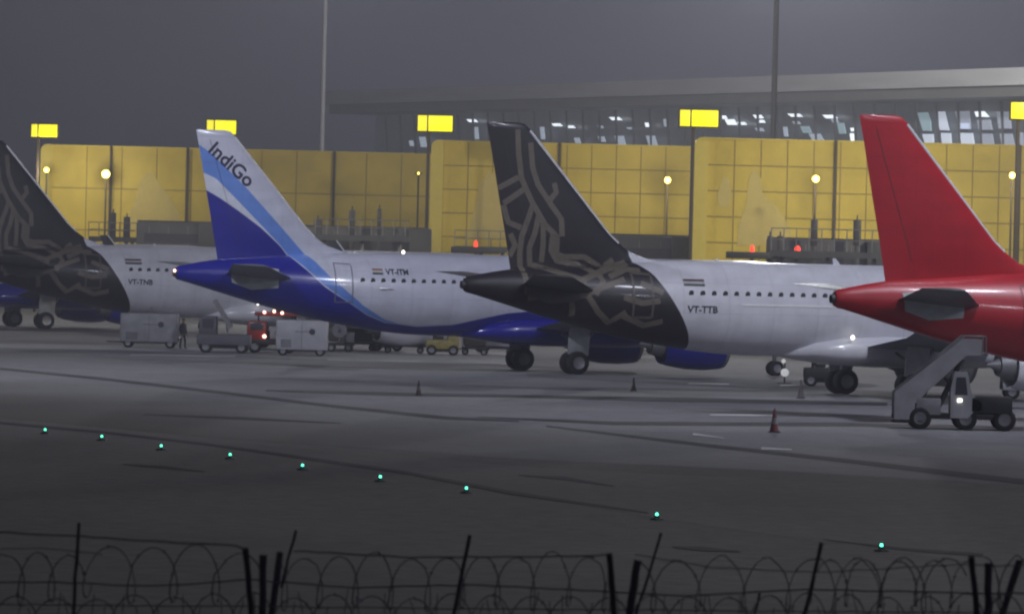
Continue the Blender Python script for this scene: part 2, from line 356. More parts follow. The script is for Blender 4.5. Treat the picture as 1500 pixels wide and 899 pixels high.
# station, top z, bottom z, half width
FUS = [(0, 3.40, 3.30, .05), (.12, 3.62, 3.08, .26), (.4, 3.86, 2.80, .52), (.9, 4.12, 2.50, .84), (1.5, 4.42, 2.27, 1.13), (2.2, 4.85, 2.07, 1.38), (3.0, 5.28, 1.92, 1.6),
       (4.0, 5.60, 1.80, 1.78), (5.2, 5.79, 1.74, 1.9), (6.5, 5.87, 1.73, 1.965), (8, 5.87, 1.73, 1.975), (12, 5.87, 1.73, 1.975), (16, 5.87, 1.73, 1.975), (20, 5.87, 1.73, 1.975), (24.3, 5.87, 1.74, 1.975),
       (25.6, 5.87, 1.80, 1.96), (26.9, 5.865, 1.92, 1.91), (28.8, 5.83, 2.19, 1.76), (30.6, 5.73, 2.52, 1.52), (32.4, 5.58, 2.93, 1.22), (33.5, 5.49, 3.2, 1.03), (34.6, 5.41, 3.5, .83), (35.4, 5.34, 3.72, .68),
       (36.3, 5.20, 3.97, .5), (37.0, 5.06, 4.16, .38), (37.45, 4.96, 4.27, .30), (37.57, 4.90, 4.33, .24)]
def fus_y(st, z):
    t, b, w = interp(FUS, st); c = (t + b) / 2; h = (t - b) / 2; k = 1 - ((z - c) / h) ** 2
    return w * math.sqrt(k) if k > 0 else 0.0
# z, LE, TE
FIN = [(4.9, 29.0, 35.35), (5.7, 27.8, 35.5), (5.9, 28.9, 35.53), (6.15, 29.7, 35.58), (6.5, 30.22, 35.65), (7.0, 30.8, 35.74), (8.5, 32.09, 36.05), (10.2, 33.56, 36.38), (11.5, 34.68, 36.65), (11.7, 34.9, 36.69), (11.76, 35.2, 36.69)]
def foil(u): return 5 * (.2969 * math.sqrt(u) - .126 * u - .3516 * u * u + .2843 * u ** 3 - .1036 * u ** 4)
def fin_t(z): return interp([(4.9, .07), (6.2, .085), (7, .1), (11.76, .09)], z)[0]
def fin_y(st, z):
    if z < 4.9 or z > 11.76: return 0.0
    le, te = interp(FIN, z)
    if st < le or st > te: return 0.0
    c = te - le; return max(0.0, fin_t(z) * (35.6 - 30.5 if z < 7 else c) * foil((st - le) / c)) if z < 7 else fin_t(z) * c * foil((st - le) / c)
def X(st): return 17.71 - st
def surf(st, z): return max(fus_y(st, z), fin_y(st, z))
def densify(pts, step):
    o = [Vector((*pts[0], 0))]
    for a, b in zip(pts, pts[1:]):
        a = Vector((*a, 0)); b = Vector((*b, 0)); n = max(1, int((b - a).length / step))
        for i in range(1, n + 1): o.append(a.lerp(b, i / n))
    return o
def drape(mb, pts, w, eps=.012, step=.15, sides=(-1,)):
    """a painted strip of width w that follows the skin of the aircraft, pts in (station, height)"""
    P = densify(pts, step)
    for sd in sides:
        rows = []
        for i, p in enumerate(P):
            d = (P[min(i + 1, len(P) - 1)] - P[max(i - 1, 0)]).normalized(); nn = Vector((-d.y, d.x, 0)) * w / 2
            row = []
            for k in (-1, -.33, .33, 1):
                q = p + nn * k; row.append(mb.bm.verts.new((X(q.x), sd * (surf(q.x, q.y) + eps), q.y)))
            rows.append(row)
        for a, b in zip(rows, rows[1:]): mb.bridge(a, b, close=False)
    return mb
PATTERN = [[(35.28, 11.46), (35.22, 10.45), (35.05, 9.31), (34.55, 8.31), (33.91, 7.31), (33.35, 6.81), (33.33, 6.05), (32.99, 5.93), (32.03, 5.95), (31.22, 5.47), (30.68, 5.87)],
 [(34.66, 10.9), (34.56, 9.83), (34.3, 9.08), (33.66, 8.2), (33.17, 7.58), (33.12, 6.82)], [(36.1, 8.87), (35.19, 9.37)], [(35.84, 8.2), (34.81, 8.94)],
 [(35.84, 8.15), (35.61, 7.39), (35.0, 7.16)], [(34.5, 8.2), (34.72, 7.5), (34.97, 6.78), (35.03, 6.01), (34.98, 5.3), (34.9, 4.25)],
 [(34.2, 7.8), (34.38, 6.92), (34.6, 6.3), (34.55, 5.55), (33.95, 5.42), (32.44, 4.94), (31.3, 5.4), (30.1, 5.75)], [(34.01, 7.43), (33.98, 6.42), (34.02, 5.67)],
 [(35.49, 6.89), (35.25, 6.39), (35.5, 5.9)], [(32.37, 4.94), (32.55, 4.18), (31.74, 4.57), (30.52, 5.01)], [(32.28, 4.31), (31.72, 3.56), (31.16, 3.09), (30.49, 3.58)],
 [(30.64, 4.22), (29.81, 3.98), (28.99, 4.1)], [(33.8, 8.33), (33.43, 8.75), (33.53, 9.16)], [(32.96, 4.17), (32.8, 3.33)], [(29.83, 4.87), (28.85, 4.45)], [(34.85, 4.05), (33.92, 4.28), (32.84, 4.55)],
 [(31.9, 4.3), (31.5, 4.9), (31.7, 5.3)], [(33.55, 6.9), (33.6, 6.2), (33.3, 5.75), (32.4, 5.62), (31.7, 5.2)], [(31.2, 5.1), (30.4, 5.45), (29.7, 5.4)],  [(30.6, 3.4), (29.6, 3.0), (28.8, 3.2)]]
def text_mesh(txt, size, sx, place, name, m_, parent, bold=0.0):
    c = bpy.data.curves.new('t', 'FONT'); c.body = txt; c.size = size; c.offset = bold; c.resolution_u = 3
    o = bpy.data.objects.new('t', c); COL.objects.link(o); dg = bpy.context.evaluated_depsgraph_get()
    me = bpy.data.meshes.new_from_object(o.evaluated_get(dg)); bpy.data.objects.remove(o)
    for v in me.vertices: v.co = place(v.co.x * sx, v.co.y)
    me.materials.append(m_); q = bpy.data.objects.new(name, me); COL.objects.link(q); q.parent = parent
    return q
def wing_loft(mb, secs, seg=14, sd=1, sweepz=0.0):
    rings = []
    for y, le, te, z, t, inc in secs:
        c = te - le; us = [(1 - math.cos(math.pi * i / seg)) / 2 for i in range(seg + 1)]; r = []
        for u in us: r.append((u, foil(u) * t * c))
        low = [(u, -foil(u) * t * c * .75) for u in us[-2:0:-1]]
        pts = []
        for u, h in r + low:
            pts.append(Vector((X(le + u * c), sd * y, z + h + inc * (u - .4) * c)))
        rings.append(pts)
    return mb.loft(rings)
def airliner(px, py, D, label, skin, kind, reg, tail_lamp=False):
    t = at(px, py, D); th = math.radians(21)
    root = empty('airliner', (t.x + 19.86 * math.cos(th), t.y + 19.86 * math.sin(th), 0), th, label=label, cat='airplane')
    # fuselage
    mb = MB(); rings = []
    for a, b in zip(FUS, FUS[1:]):
        n = 2 if b[0] - a[0] > 1.5 else 1
        for i in range(n):
            st = a[0] + (b[0] - a[0]) * i / n; rings.append((st, *interp(FUS, st)))
    rings.append(FUS[-1]); N = 40
    mb.loft([[Vector((X(st), w * math.sin(2 * math.pi * k / N), (tp + bt) / 2 + (tp - bt) / 2 * math.cos(2 * math.pi * k / N))) for k in range(N)] for st, tp, bt, w in rings])
    fus = mb.build('fuselage', skin, root, smooth=40)
    # belly fairing
    mb = MB(); fr = []
    for st, hw, zt, zb in [(10.6, .5, 1.9, 1.72), (11.4, 1.3, 2.3, 1.52), (12.5, 1.9, 2.7, 1.36), (14, 2.06, 2.9, 1.3), (18, 2.1, 2.9, 1.3), (20, 2.04, 2.8, 1.38), (21.4, 1.7, 2.5, 1.55), (22.6, .7, 2.0, 1.73)]:
        fr.append([Vector((X(st), hw * math.copysign(abs(math.sin(a)) ** .7, math.sin(a)), (zt + zb) / 2 + (zt - zb) / 2 * math.copysign(abs(math.cos(a)) ** .8, math.cos(a)))) for a in [2 * math.pi * k / 28 for k in range(28)]])
    mb.loft(fr).build('belly_fairing', WHITE if kind != 'blue' else BLUE, root, smooth=50)
    # fin
    mb = MB(); fr = []; seg = 16
    for z, le, te in FIN:
        c = te - le; us = [(1 - math.cos(math.pi * i / seg)) / 2 for i in range(seg + 1)]
        tt = fin_t(z) * (5.1 if z < 7 else c)
        if z > 11.72: tt *= .3
        fr.append([Vector((X(le + u * c), foil(u) * tt, z)) for u in us] + [Vector((X(le + u * c), -foil(u) * tt, z)) for u in us[-2:0:-1]])
    mb.loft(fr).build('tail_fin', skin, root, smooth=50)
    # rudder hinge line and pale tube in place of the lit rim of the leading edge
    mb = MB(); drape(mb, [(34.35, 6.1), (36.0, 11.3)], .018, sides=(-1, 1)); mb.build('rudder_hinge_line', DGREY, root)
    mb = MB()
    for (z0, z1) in ((6.6, 11.45),):
        P = []
        for i in range(13):
            z = z0 + (z1 - z0) * i / 12; le, te = interp(FIN, z); P.append((le, z))
        mb.tube([(X(le) - .045, 0, z - .035) for le, z in P], .085, 16)
    mb.build('fin_lit_edge', EDGE, root)
    # tailplanes
    for sd in (-1, 1):
        mb = MB(); wing_loft(mb, [(.3, 31.35, 35.1, 4.47, .11, .07), (1.2, 31.95, 35.25, 4.57, .11, .07), (6.0, 34.75, 36.65, 5.07, .1, .05), (6.15, 35.0, 36.7, 5.09, .05, .05), (6.22, 35.4, 36.7, 5.1, .02, .05)], sd=sd)
        mb.build('tailplane', {'red': mat('tailplane_grey', (.09, .10, .105), .4), 'blue': mat('tailplane_slate', (.16, .165, .18), .4), 'dark': mat('tailplane_dusk', (.05, .048, .052), .4)}[kind], root, smooth=50)
        mb = MB(); pts = [(32.6, 3.98), (33.9, 3.86), (34.9, 4.2), (35.0, 4.9), (33.6, 5.05), (32.55, 4.92)]
        c = Vector((33.9, 4.5)); vv = []
        grid = []
        for k in range(5):
            f = k / 4; grid.append([mb.bm.verts.new((X(c.x + (p[0] - c.x) * f), sd * (fus_y(c.x + (p[0] - c.x) * f, c.y + (p[1] - c.y) * f) + .02), c.y + (p[1] - c.y) * f)) for p in [tuple(Vector(pts[i]).lerp(Vector(pts[(i + 1) % 6]), j / 3)) for i in range(6) for j in range(3)]] if k else None)
        for a, b in zip(grid[1:], grid[2:]): mb.bridge(a, b)
        mb.cap(grid[1])
        if kind != 'dark': mb.build('tailplane_plate', PLATE, root)
        else: mb.build('tailplane_plate', mat('dull_plate', (.07, .068, .07), .5), root)
    # apu exhaust
    MB().lathe((X(37.5), 0, 4.61), [(0, .2), (-.22, .17), (-.22, .13), (-.05, .12)], 16).build('exhaust_pipe', DGREY, root)
    # wings, sharklets, engines
    for sd in (-1, 1):
        mb = MB(); wing_loft(mb, [(1.0, 12.2, 19.2, 2.25, .13, -.03), (2.0, 12.9, 19.1, 2.36, .13, -.03), (6.4, 15.2, 19.2, 2.80, .12, -.02), (12, 18.1, 20.85, 3.40, .11, 0), (16.9, 20.65, 22.15, 4.0, .1, 0)], sd=sd)
        mb.build('wing', GREY, root, smooth=50)
        mb = MB(); SH = [(16.9, 20.65, 22.15, 4.0), (17.3, 21.15, 22.45, 4.25), (17.55, 21.8, 22.85, 4.9), (17.7, 22.4, 23.2, 5.7), (17.8, 22.95, 23.45, 6.42)]
        rings = []
        for y, le, te, z in SH:
            c = te - le; us = [0, .05, .2, .5, .8, 1]
            rings.append([Vector((X(le + u * c), sd * (y + foil(u) * .09 * c), z - (.1 * c * foil(u) if z < 4.3 else 0))) for u in us] + [Vector((X(le + u * c), sd * (y - foil(u) * .09 * c), z + (.1 * c * foil(u) if z < 4.3 else 0))) for u in us[-2:0:-1]])
        mb.loft(rings); sh = mb.build('sharklet', DGREY if kind != 'red' else RED, root, smooth=50)  # dark tone carries the shaded side of the sharklet
        mb = MB(); mb.tube([(X(le) + .01, sd * y, z) for y, le, te, z in SH[1:]], .045, 6); mb.build('lit_leading_edge', EDGE, sh)  # pale tube paints in the light along the edge

        mb = MB(); cx, cy, cz = X(12.1), sd * 5.75, 1.62
        mb.lathe((cx, cy, cz), [(1.45, .93), (1.62, 1.0), (1.66, 1.07), (1.6, 1.14), (1.3, 1.22), (.6, 1.27), (-.4, 1.24), (-1.3, 1.1), (-1.75, .98), (-1.72, .92), (-1.0, .9), (1.0, .9)], 32, caps=False)
        nac = mb.build('engine', BLUE if kind == 'blue' else WHITE, root, smooth=50)
        MB().lathe((cx, cy, cz), [(1.0, .9), (.98, .3), (1.4, .02)], 24, caps=False).build('fan', DGREY, nac)
        MB().lathe((cx, cy, cz), [(1.44, .92), (1.63, 1.0), (1.675, 1.07), (1.61, 1.15), (1.44, 1.2), (1.43, 1.18)], 32, caps=False).build('inlet_lip', METAL, nac)
        MB().lathe((cx, cy, cz), [(-1.0, .8), (-1.9, .62), (-2.35, .5), (-2.33, .3), (-2.9, .04)], 24).build('exhaust_cone', GALV, nac)
        mb = MB(); mb.loft([[Vector((cx + 1.0, cy - .18 * q, cz + 1.1)) if False else Vector((cx + a, cy + q, cz + b)) for a, b, q in ring] for ring in
                            [[(1.0, 1.2, -.05), (1.0, 1.2, .05), (1.0, 1.1, .05), (1.0, 1.1, -.05)], [(-.6, 1.5, -.18), (-.6, 1.5, .18), (-.6, 1.0, .18), (-.6, 1.0, -.18)], [(-3.0, 1.45, -.15), (-3.0, 1.45, .15), (-3.0, .5, .12), (-3.0, .5, -.12)]]])
        mb.build('pylon', GREY, nac)
        # main gear
        mb = MB(); mb.cyl((0, sd * 3.8, .6), (0.05, sd * 3.55, 2.5), .13, .17); mb.cyl((0, sd * 3.8, .75), (1.3, sd * 3.4, 2.3), .06); mb.cyl((0, sd * 3.8 - .55, .58), (0, sd * 3.8 + .55, .58), .09)
        mb.cyl((.05, sd * 3.7, 1.5), (.0, sd * 2.1, 2.0), .07)
        ge = mb.build('main_gear', GALV, root)
        MB().box((.12, sd * 4.08, 1.65), (1.15, .05, 1.35), ry=math.radians(4), bev=.02).build('gear_door', PLATE, ge)
        for q in (-.46, .46):
            wheel(ge, (0, sd * 3.8 + q, .58), .58, .42)
    mb = MB(); mb.cyl((X(5.07), 0, .42), (X(5.2), 0, 2.2), .1, .13); mb.cyl((X(5.07), -.3, .4), (X(5.07), .3, .4), .06); mb.cyl((X(5.07), 0, .9), (X(4.2), 0, 2.1), .05)
    ge = mb.build('nose_gear', GALV, root)
    for q in (-.25, .25): wheel(ge, (X(5.07), q, .39), .39, .22)
    MB().cyl((X(5.0), -.12, 1.15), (X(4.9), -.12, 1.15), .1).cyl((X(5.0), .12, 1.15), (X(4.9), .12, 1.15), .1).build('taxi_lamp', GLASS, ge)
    # cockpit glass
    mb = MB()
    for a, b in (((2.05, 4.05), (2.75, 4.62)), ((2.9, 4.1), (3.5, 4.65)), ((1.35, 4.0), (1.95, 4.5))):
        for sd in (-1, 1):
            q = [mb.bm.verts.new((X(s_), sd * (fus_y(s_, z_) + .012), z_)) for s_, z_ in ((a[0], a[1]), (b[0], a[1]), (b[0], b[1]), (a[0] + .25, b[1] - .05))]; mb.cap(q)
    mb.build('cockpit_window', GLASS, root)
    # cabin windows, each its own pane in its row
    if kind != 'red':
        wmb = MB(); r_ = [Vector((.115 * math.copysign(abs(math.cos(a)) ** .7, math.cos(a)), 0, .175 * math.copysign(abs(math.sin(a)) ** .7, math.sin(a)))) for a in [2 * math.pi * k / 12 for k in range(12)]]
        wmb.poly_prism(r_, (0, .012, 0)); first = wmb.build('window', GLASS, root)
        s0 = {'blue': 28.35, 'dark': 27.55}[kind]
        for i in range(22):
            w_ = first if i == 0 else first.copy()
            if i: COL.objects.link(w_); w_.parent = root
            st = s0 - i * .533; w_.location = (X(st), -(fus_y(st, 4.42) + .008), 4.42); w_.rotation_euler.x = .18
    # aft door
    mb = MB(); ds = 29.3 if kind == 'blue' else 29.75; dm = {'blue': mat('door_seam', (.2, .2, .27), .5), 'dark': mat('door_seam_bronze', (.10, .085, .07), .5), 'red': mat('door_seam_red', (.2, .02, .02), .5)}[kind]
    w_ = .05 if kind != 'dark' else .11
    if kind == 'red': ds = 29.75
    for q in ([(ds + .43, 3.35), (ds + .43, 5.3)], [(ds - .43, 3.35), (ds - .43, 5.2)], [(ds + .43, 5.3), (ds - .43, 5.25)], [(ds + .43, 3.35), (ds - .43, 3.35)]): drape(mb, q, w_, eps=.02)
    mb.build('door_outline', dm, root)
    # writing and flag
    def on_side(st0, z0):
        return lambda x, y: Vector((X(st0 - x), -(fus_y(st0 - x, z0 + y) + .014), z0 + y))
    if kind == 'blue':
        st0, z0 = 27.1, 4.78; text_mesh(reg, .40, .95, on_side(st0, z0), 'registration', INK, root, .012)
        fl = [(27.8, 5.02), (27.8, 4.92), (27.8, 4.82)]; L = .55
        x0, z0_, xs = 36.08, 10.80, Vector((.764, -.645))
        def onfin(x, y):
            st = 36.12 - (x * .764 + y * .645) ; z = 10.72 - x * .645 + y * .764
            return Vector((X(st), -(fin_y(st, z) + .012), z))
        text_mesh('IndiGo', .98, 1.03, onfin, 'airline_name', NAVY, root, .02)
    elif kind == 'dark':
        text_mesh(reg, .42, 1.0, on_side(27.72, 3.62), 'registration', INK, root, .012)
        fl = [(27.85, 5.04), (27.85, 4.935), (27.85, 4.83)]; L = .98
    if kind != 'red':
        fm = MB()
        for i, (s_, z_) in enumerate(fl):
            fm.mi = i; drape(fm, [(s_, z_), (s_ - L, z_)], .1, eps=.014)
        fm.build('flag', [mat('flag_saffron', (.32, .16, .10), .5) if kind == 'blue' else mat('flag_saffron_dark', (.12, .05, .05), .5), mat('flag_white', (.5, .5, .52), .5), mat('flag_green', (.05, .08, .07), .5)], root)
        # blade aerials and beacon on the roof
        MB().loft([[(X(16), -.03, 5.85), (X(16.35), 0, 5.85), (X(16), .03, 5.85)], [(X(16.25), -.01, 6.2), (X(16.42), 0, 6.2), (X(16.25), .01, 6.2)]]).build('blade_aerial', WHITE, root)
        MB().lathe((X(25.6), 0, 5.85), [(0, .09), (.12, .07), (.16, .02)], 10, 'Z').build('beacon', E_WHT if kind == 'blue' else WHITE, root)
        MB().loft([[(X(19.6), -.03, 5.85), (X(19.95), 0, 5.85), (X(19.6), .03, 5.85)], [(X(19.85), -.01, 6.15), (X(20.0), 0, 6.15), (X(19.85), .01, 6.15)]]).build('blade_aerial', WHITE, root)
    if kind == 'dark':
        mb = MB()
        for q in PATTERN: drape(mb, q, .25)
        mb.build('livery_pattern', BRONZE, root)
        mb = MB(); drape(mb, [(25.2, 4.0), (18.5, 4.0)], .09, eps=.03); mb.build('highlight_strip', mat('highlight_white', (.88, .88, .88), .4), root)  # white strip painted in for a specular highlight along the fuselage
        MB().lathe((X(19.9), -2.15, 2.66), [(0, .05), (-.05, .1), (-.09, .03)], 10, 'Y').build('service_lamp', E_WHT, root)
    if kind == 'blue':
        MB().box((X(27.15), -1.93, 4.07), (.75, .05, .07), bev=.02).build('highlight_bar', EDGE, root)  # pale bar in place of a small highlight on the skin
    if tail_lamp:
        MB().lathe((X(37.62), -.12, 4.72), [(0, .03), (-.05, .09), (-.12, .06)], 10).build('tail_lamp', E_TAIL, root)
    return root
def empty_part(*a): return None
def wheel(parent, c, r, w, rim=METAL):
    x, y, z = c
    t = MB(); t.lathe((x, y, z), [(-w / 2, r * .55), (-w / 2, r * .86), (-w * .38, r * .97), (-w * .2, r), (w * .2, r), (w * .38, r * .97), (w / 2, r * .86), (w / 2, r * .55)], 24, 'Y', caps=False)
    a = t.build('wheel', RUBBER, parent, smooth=50)
    MB().lathe((x, y, z), [(-w * .42, .02), (-w * .40, r * .3), (-w * .48, r * .55), (w * .48, r * .55), (w * .40, r * .3), (w * .42, .02)], 16, 'Y').build('rim', rim, a)
    return a
airliner(-375, 385, 407, 'farthest blue and white airliner, only wheels and blue engine showing at the left', LBLUE, 'blue', 'VT-IZK')
airliner(-66, 385, 349, 'dark-tailed airliner with bronze line pattern at the left, its fin cut by the photo edge', LDARK, 'dark', 'VT-TNB')
airliner(258, 398, 301.7, 'blue and white airliner with a striped fin and dark blue lettering', LBLUE, 'blue', 'VT-ITM', True)
airliner(680, 418, 265.7, 'dark-tailed airliner with bronze line pattern in the middle, its whole fin in view', LDARK, 'dark', 'VT-TTB')
airliner(1222, 440, 234.8, 'red-tailed airliner at the right, nearest of the parked planes', LRED, 'red', '')
# ------------------------------------------------------------ yellow fixed walkways of the pier
def px_w(px, D): return px * D / F
def walkway(x0, x1, ytop, D, label, dividers, bays, rows, murals, zbase=3.4):
    a = at(x0, ytop, D); b = at(x1, ytop, D); top = a.z; L = b.x - a.x
    root = empty('boarding_walkway', (a.x, D, 0), 0, label=label, cat='walkway', group='yellow clad walkways behind the planes')
    H = top
    mb = MB(); mb.box((L / 2 + .45, 2.5, (H + zbase) / 2), (L - .9, 5, H - zbase)); mb.build('wall', YEL, root)
    # rounded end, running from the ground storey up
    mb = MB(); R = .55; pts = [Vector((0, -.12, zbase))] + [Vector((R - R * math.cos(t * math.pi / 12), -.12, H + .12 - R + R * math.sin(t * math.pi / 12))) for t in range(7)] + [Vector((.95, -.12, H + .12)), Vector((.95, -.12, zbase))]
    mb.poly_prism(pts, (0, 5.3, 0)); mb.build('end_panel', YEDGE, root)
    mb = MB(); mb.box((L / 2 + .45, 2.5, H + .05), (L - .9, 5.3, .1)); mb.build('roof_edge', YEDGE, root)
    mb = MB(); mb.box((L / 2, 2.6, zbase / 2), (L - .4, 4.6, zbase)); mb.build('ground_storey', CLAD2, root)
    mb = MB()
    for i in range(1, bays): mb.box((.95 + (L - .95) * i / bays, -.012, (H + zbase) / 2), (.07, .02, H - zbase))
    for j in range(1, rows): mb.box((L / 2 + .45, -.015, zbase + (H - zbase) * j / rows), (L - .95, .018, .08))
    mb.build('panel_joints', JOINT, root)
    for dx in dividers:
        q = at(dx, ytop, D - .4).x - a.x; MB().box((q, -.12, (H + zbase) / 2), (.22, .2, H - zbase + .2), bev=.02).build('divider_post', BROWN, root)
    for pts in murals:
        mb = MB(); P = [at(x, y, D - .05) for x, y in pts]
        mb.poly_prism([Vector((p.x - a.x, -.03, p.z)) for p in P], (0, .012, 0)); mb.build('mural', MURAL, root)
    return root
# walls top follow the roll of the picture: ytop is given at the left end
walkway(60, 640, 213, 505, 'long yellow clad walkway at the left, farthest and dullest of the three', [163, 275, 490], 11, 3,
        [[(180, 330), (196, 300), (206, 262), (222, 250), (234, 270), (246, 285), (262, 310), (268, 335), (240, 345), (210, 345)]])
walkway(632, 1012, 207, 460, 'yellow clad walkway in the middle, behind the dark patterned fin', [820], 10, 6,
        [[(683, 350), (694, 310), (702, 272), (716, 252), (728, 256), (742, 270), (735, 300), (745, 350)], [(745, 290), (770, 262), (778, 280), (752, 330)]])
walkway(1018, 1620, 203, 420, 'yellow clad walkway at the right, nearest and largest of the three', [1225, 1495], 15, 6,
        [[(1080, 360), (1082, 330), (1093, 300), (1097, 262), (1106, 246), (1115, 262), (1117, 285), (1135, 300), (1150, 320), (1160, 345), (1140, 360)], [(1050, 288), (1060, 258), (1068, 262), (1072, 290), (1066, 305), (1054, 302)]])
# ------------------------------------------------------------ lit stand signs on posts
def sign(px0, px1, py0, py1, D, label, split=.27, polex=None):
    a = at(px0, py0, D); b = at(px1, py1, D); w = b.x - a.x; h = a.z - b.z - .0; cx = (a.x + b.x) / 2; cz = (a.z + b.z) / 2
    root = empty('stand_sign', (cx, D, 0), 0, label=label, cat='sign', group='lit yellow stand signs')
    MB().box((0, .2, cz), (w + .16, .4, h + .16), bev=.04).build('sign_box', BROWN, root)
    MB().box((-w / 2 + w * split / 2 - .03, -.02, cz), (w * split - .1, .05, h), bev=.02).build('sign_panel', E_SIGN2, root)
    MB().box((w * split / 2, -.02, cz), (w * (1 - split) - .05, .05, h), bev=.02).build('sign_panel', E_SIGN, root)
    q = (at(polex, py1, D).x if polex else a.x + w * split) - cx
    MB().box((q, .25, (cz - h / 2) / 2), (.24, .24, cz - h / 2 - .06), bev=.02).build('pole', BROWN, root)
    return root
sign(46, 84, 182, 201, 500, 'small lit yellow sign above the left end of the farthest walkway')
sign(303, 346, 176, 197, 485, 'lit yellow sign partly hidden behind the blue and white striped fin')
sign(612, 663, 169, 193, 452, 'lit yellow sign on a post left of the middle walkway', .3, 628)
sign(996, 1052, 161, 186, 415, 'lit yellow sign on a post between the middle and right walkways', .3, 1016)
sign(1481, 1560, 150, 176, 385, 'lit yellow sign cut by the right edge of the photo', .3, 1492)
# ------------------------------------------------------------ flood lamps in front of the walkways
def flood(px, py, D, label, r, em, power):
    p = at(px, py, D); root = empty('flood_lamp', (p.x, D, 0), 0, label=label, cat='flood light', group='flood lamps by the yellow walkways')
    MB().cyl((.0, .35, 0), (.0, .35, p.z + .1), .09, .07, 8).box((0, .3, p.z), (.5, .12, .12)).build('pole', BROWN, root)
    MB().lathe((0, .2, p.z), [(0, r * .5), (-.1, r * .95), (-.18, r)], 16, 'Y').build('lamp_housing', DGREY, root)
    MB().lathe((0, .02, p.z), [(0, r), (-.05, r * .9), (-.09, r * .4)], 16, 'Y').build('lamp_glass', em, root)
    if power:
        l = bpy.data.lights.new('flood_lamp_light', 'POINT'); l.energy = power; l.color = (1, .9, .6); l.shadow_soft_size = .3
        o = bpy.data.objects.new('flood_lamp_light', l); COL.objects.link(o); o.parent = root; o.location = (0, -2.4, p.z)
flood(155, 255, 500, 'brightest flood lamp, left half of the farthest walkway', .34, E_STARH, 1100)
flood(68, 249, 501, 'flood lamp at the left end of the farthest walkway', .22, E_STAR, 600)
flood(978, 264, 450, 'flood lamp near the right end of the middle walkway', .24, E_STAR, 1500)
flood(1195, 262, 412, 'flood lamp on the right walkway, left of the red fin', .24, E_STAR, 1300)
flood(1483, 257, 405, 'flood lamp right of the red fin beside a pale post', .21, E_STAR, 1500)
flood(613, 254, 470, 'tiny flood lamp at the right end of the farthest walkway', .09, E_STAR, 0)
# ------------------------------------------------------------ terminal behind
T0 = at(480, 143, 770); T1 = at(1520, 110, 590)
ta = math.atan2(T1.y - T0.y, T1.x - T0.x); TL = math.hypot(T1.x - T0.x, T1.y - T0.y)
term = empty('terminal_building', (T0.x, T0.y, 0), ta, label='long terminal with a pale flat roof edge over a glass band with lit panes', cat='building')
zl, zr = T0.z, T1.z; zr = zr
zt = (zl + zr) / 2
print('terminal z', zl, zr, TL, math.degrees(ta))
def troof(z0off, z1off, y0, y1, name, m_, x0=-1):
    a = x0; b = TL + 25; k = (zr - zl) / TL; mb = MB()
    za = zl + k * a; zb = zl + k * b
    r0_ = [Vector((a, y0, za + z0off)), Vector((a, y1, za + z0off)), Vector((a, y1, za + z1off)), Vector((a, y0, za + z1off))]
    r1_ = [Vector((b, y0, zb + z0off)), Vector((b, y1, zb + z0off)), Vector((b, y1, zb + z1off)), Vector((b, y0, zb + z1off))]
    mb.loft([r0_, r1_]); return mb.build(name, m_, term)
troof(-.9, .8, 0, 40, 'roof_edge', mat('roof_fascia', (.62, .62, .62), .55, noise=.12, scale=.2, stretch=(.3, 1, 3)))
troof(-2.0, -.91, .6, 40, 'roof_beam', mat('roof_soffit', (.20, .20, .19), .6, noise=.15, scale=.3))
troof(-40, -2.01, 7, 40, 'glass_wall', mat('dusk_glass', (.10, .115, .125), .3, noise=.4, scale=.25, emit=(.75, .85, 1.0), es=.018, stretch=(1, 1, .6)))
mbm = MB(); k = (zr - zl) / TL
for i in range(1, 46):
    x = 1.7 + i * TL / 40; mbm.cyl((x, 6.8, 4), (x - 1.6, 6.0, zl + k * x - 2.1), .16, .16, 6)
mbm.build('mullions', mat('mullion_grey', (.08, .085, .09), .5), term)
def tq(px, py, off):
    """point on the terminal's plane at offset off behind its roof edge, in the terminal's own axes"""
    d = ray(px, py); n = Vector((-math.sin(ta), math.cos(ta), 0)); o = Vector((T0.x, T0.y, 0)) + n * off
    t = (o - CAM).dot(n) / d.dot(n); P = CAM + d * t - Vector((T0.x, T0.y, 0))
    return Vector((P.x * math.cos(ta) + P.y * math.sin(ta), off, P.z))
def lit(pts, em, name='lit_window', off=6.2):
    mb = MB(); mb.poly_prism([tq(x, y, off) for x, y in pts], (0, .15, 0)); return mb.build(name, em, term)
def Z(pts): return [(1300 + x / 5.62, 80 + y / 5.62) for x, y in pts]
for pts, e in (([(245, 480), (325, 475), (352, 560), (355, 630), (290, 628)], E_WIN3), ([(395, 470), (465, 470), (502, 625), (432, 622)], E_WIN), ([(555, 468), (665, 465), (682, 615), (590, 612)], E_WIN2),
               ([(735, 540), (840, 535), (858, 620), (752, 620)], E_WIN2), ([(895, 470), (1000, 470), (1015, 610), (915, 610)], E_WIN2), ([(285, 655), (372, 655), (376, 745), (310, 742)], E_WIN),
               ([(438, 645), (515, 648), (524, 752), (450, 748)], E_WIN), ([(592, 645), (695, 648), (714, 762), (612, 756)], E_WIN), ([(765, 650), (855, 652), (878, 768), (790, 762)], E_WIN2), ([(922, 650), (1020, 652), (1046, 768), (945, 765)], E_WIN2),
               ([(1075, 640), (1170, 645), (1190, 768), (1095, 765)], E_WIN2), ([(590, 565), (672, 565), (680, 612), (600, 612)], E_WIN), ([(715, 470), (790, 468), (832, 515), (730, 512)], E_INT)):
    lit(Z(pts), e)
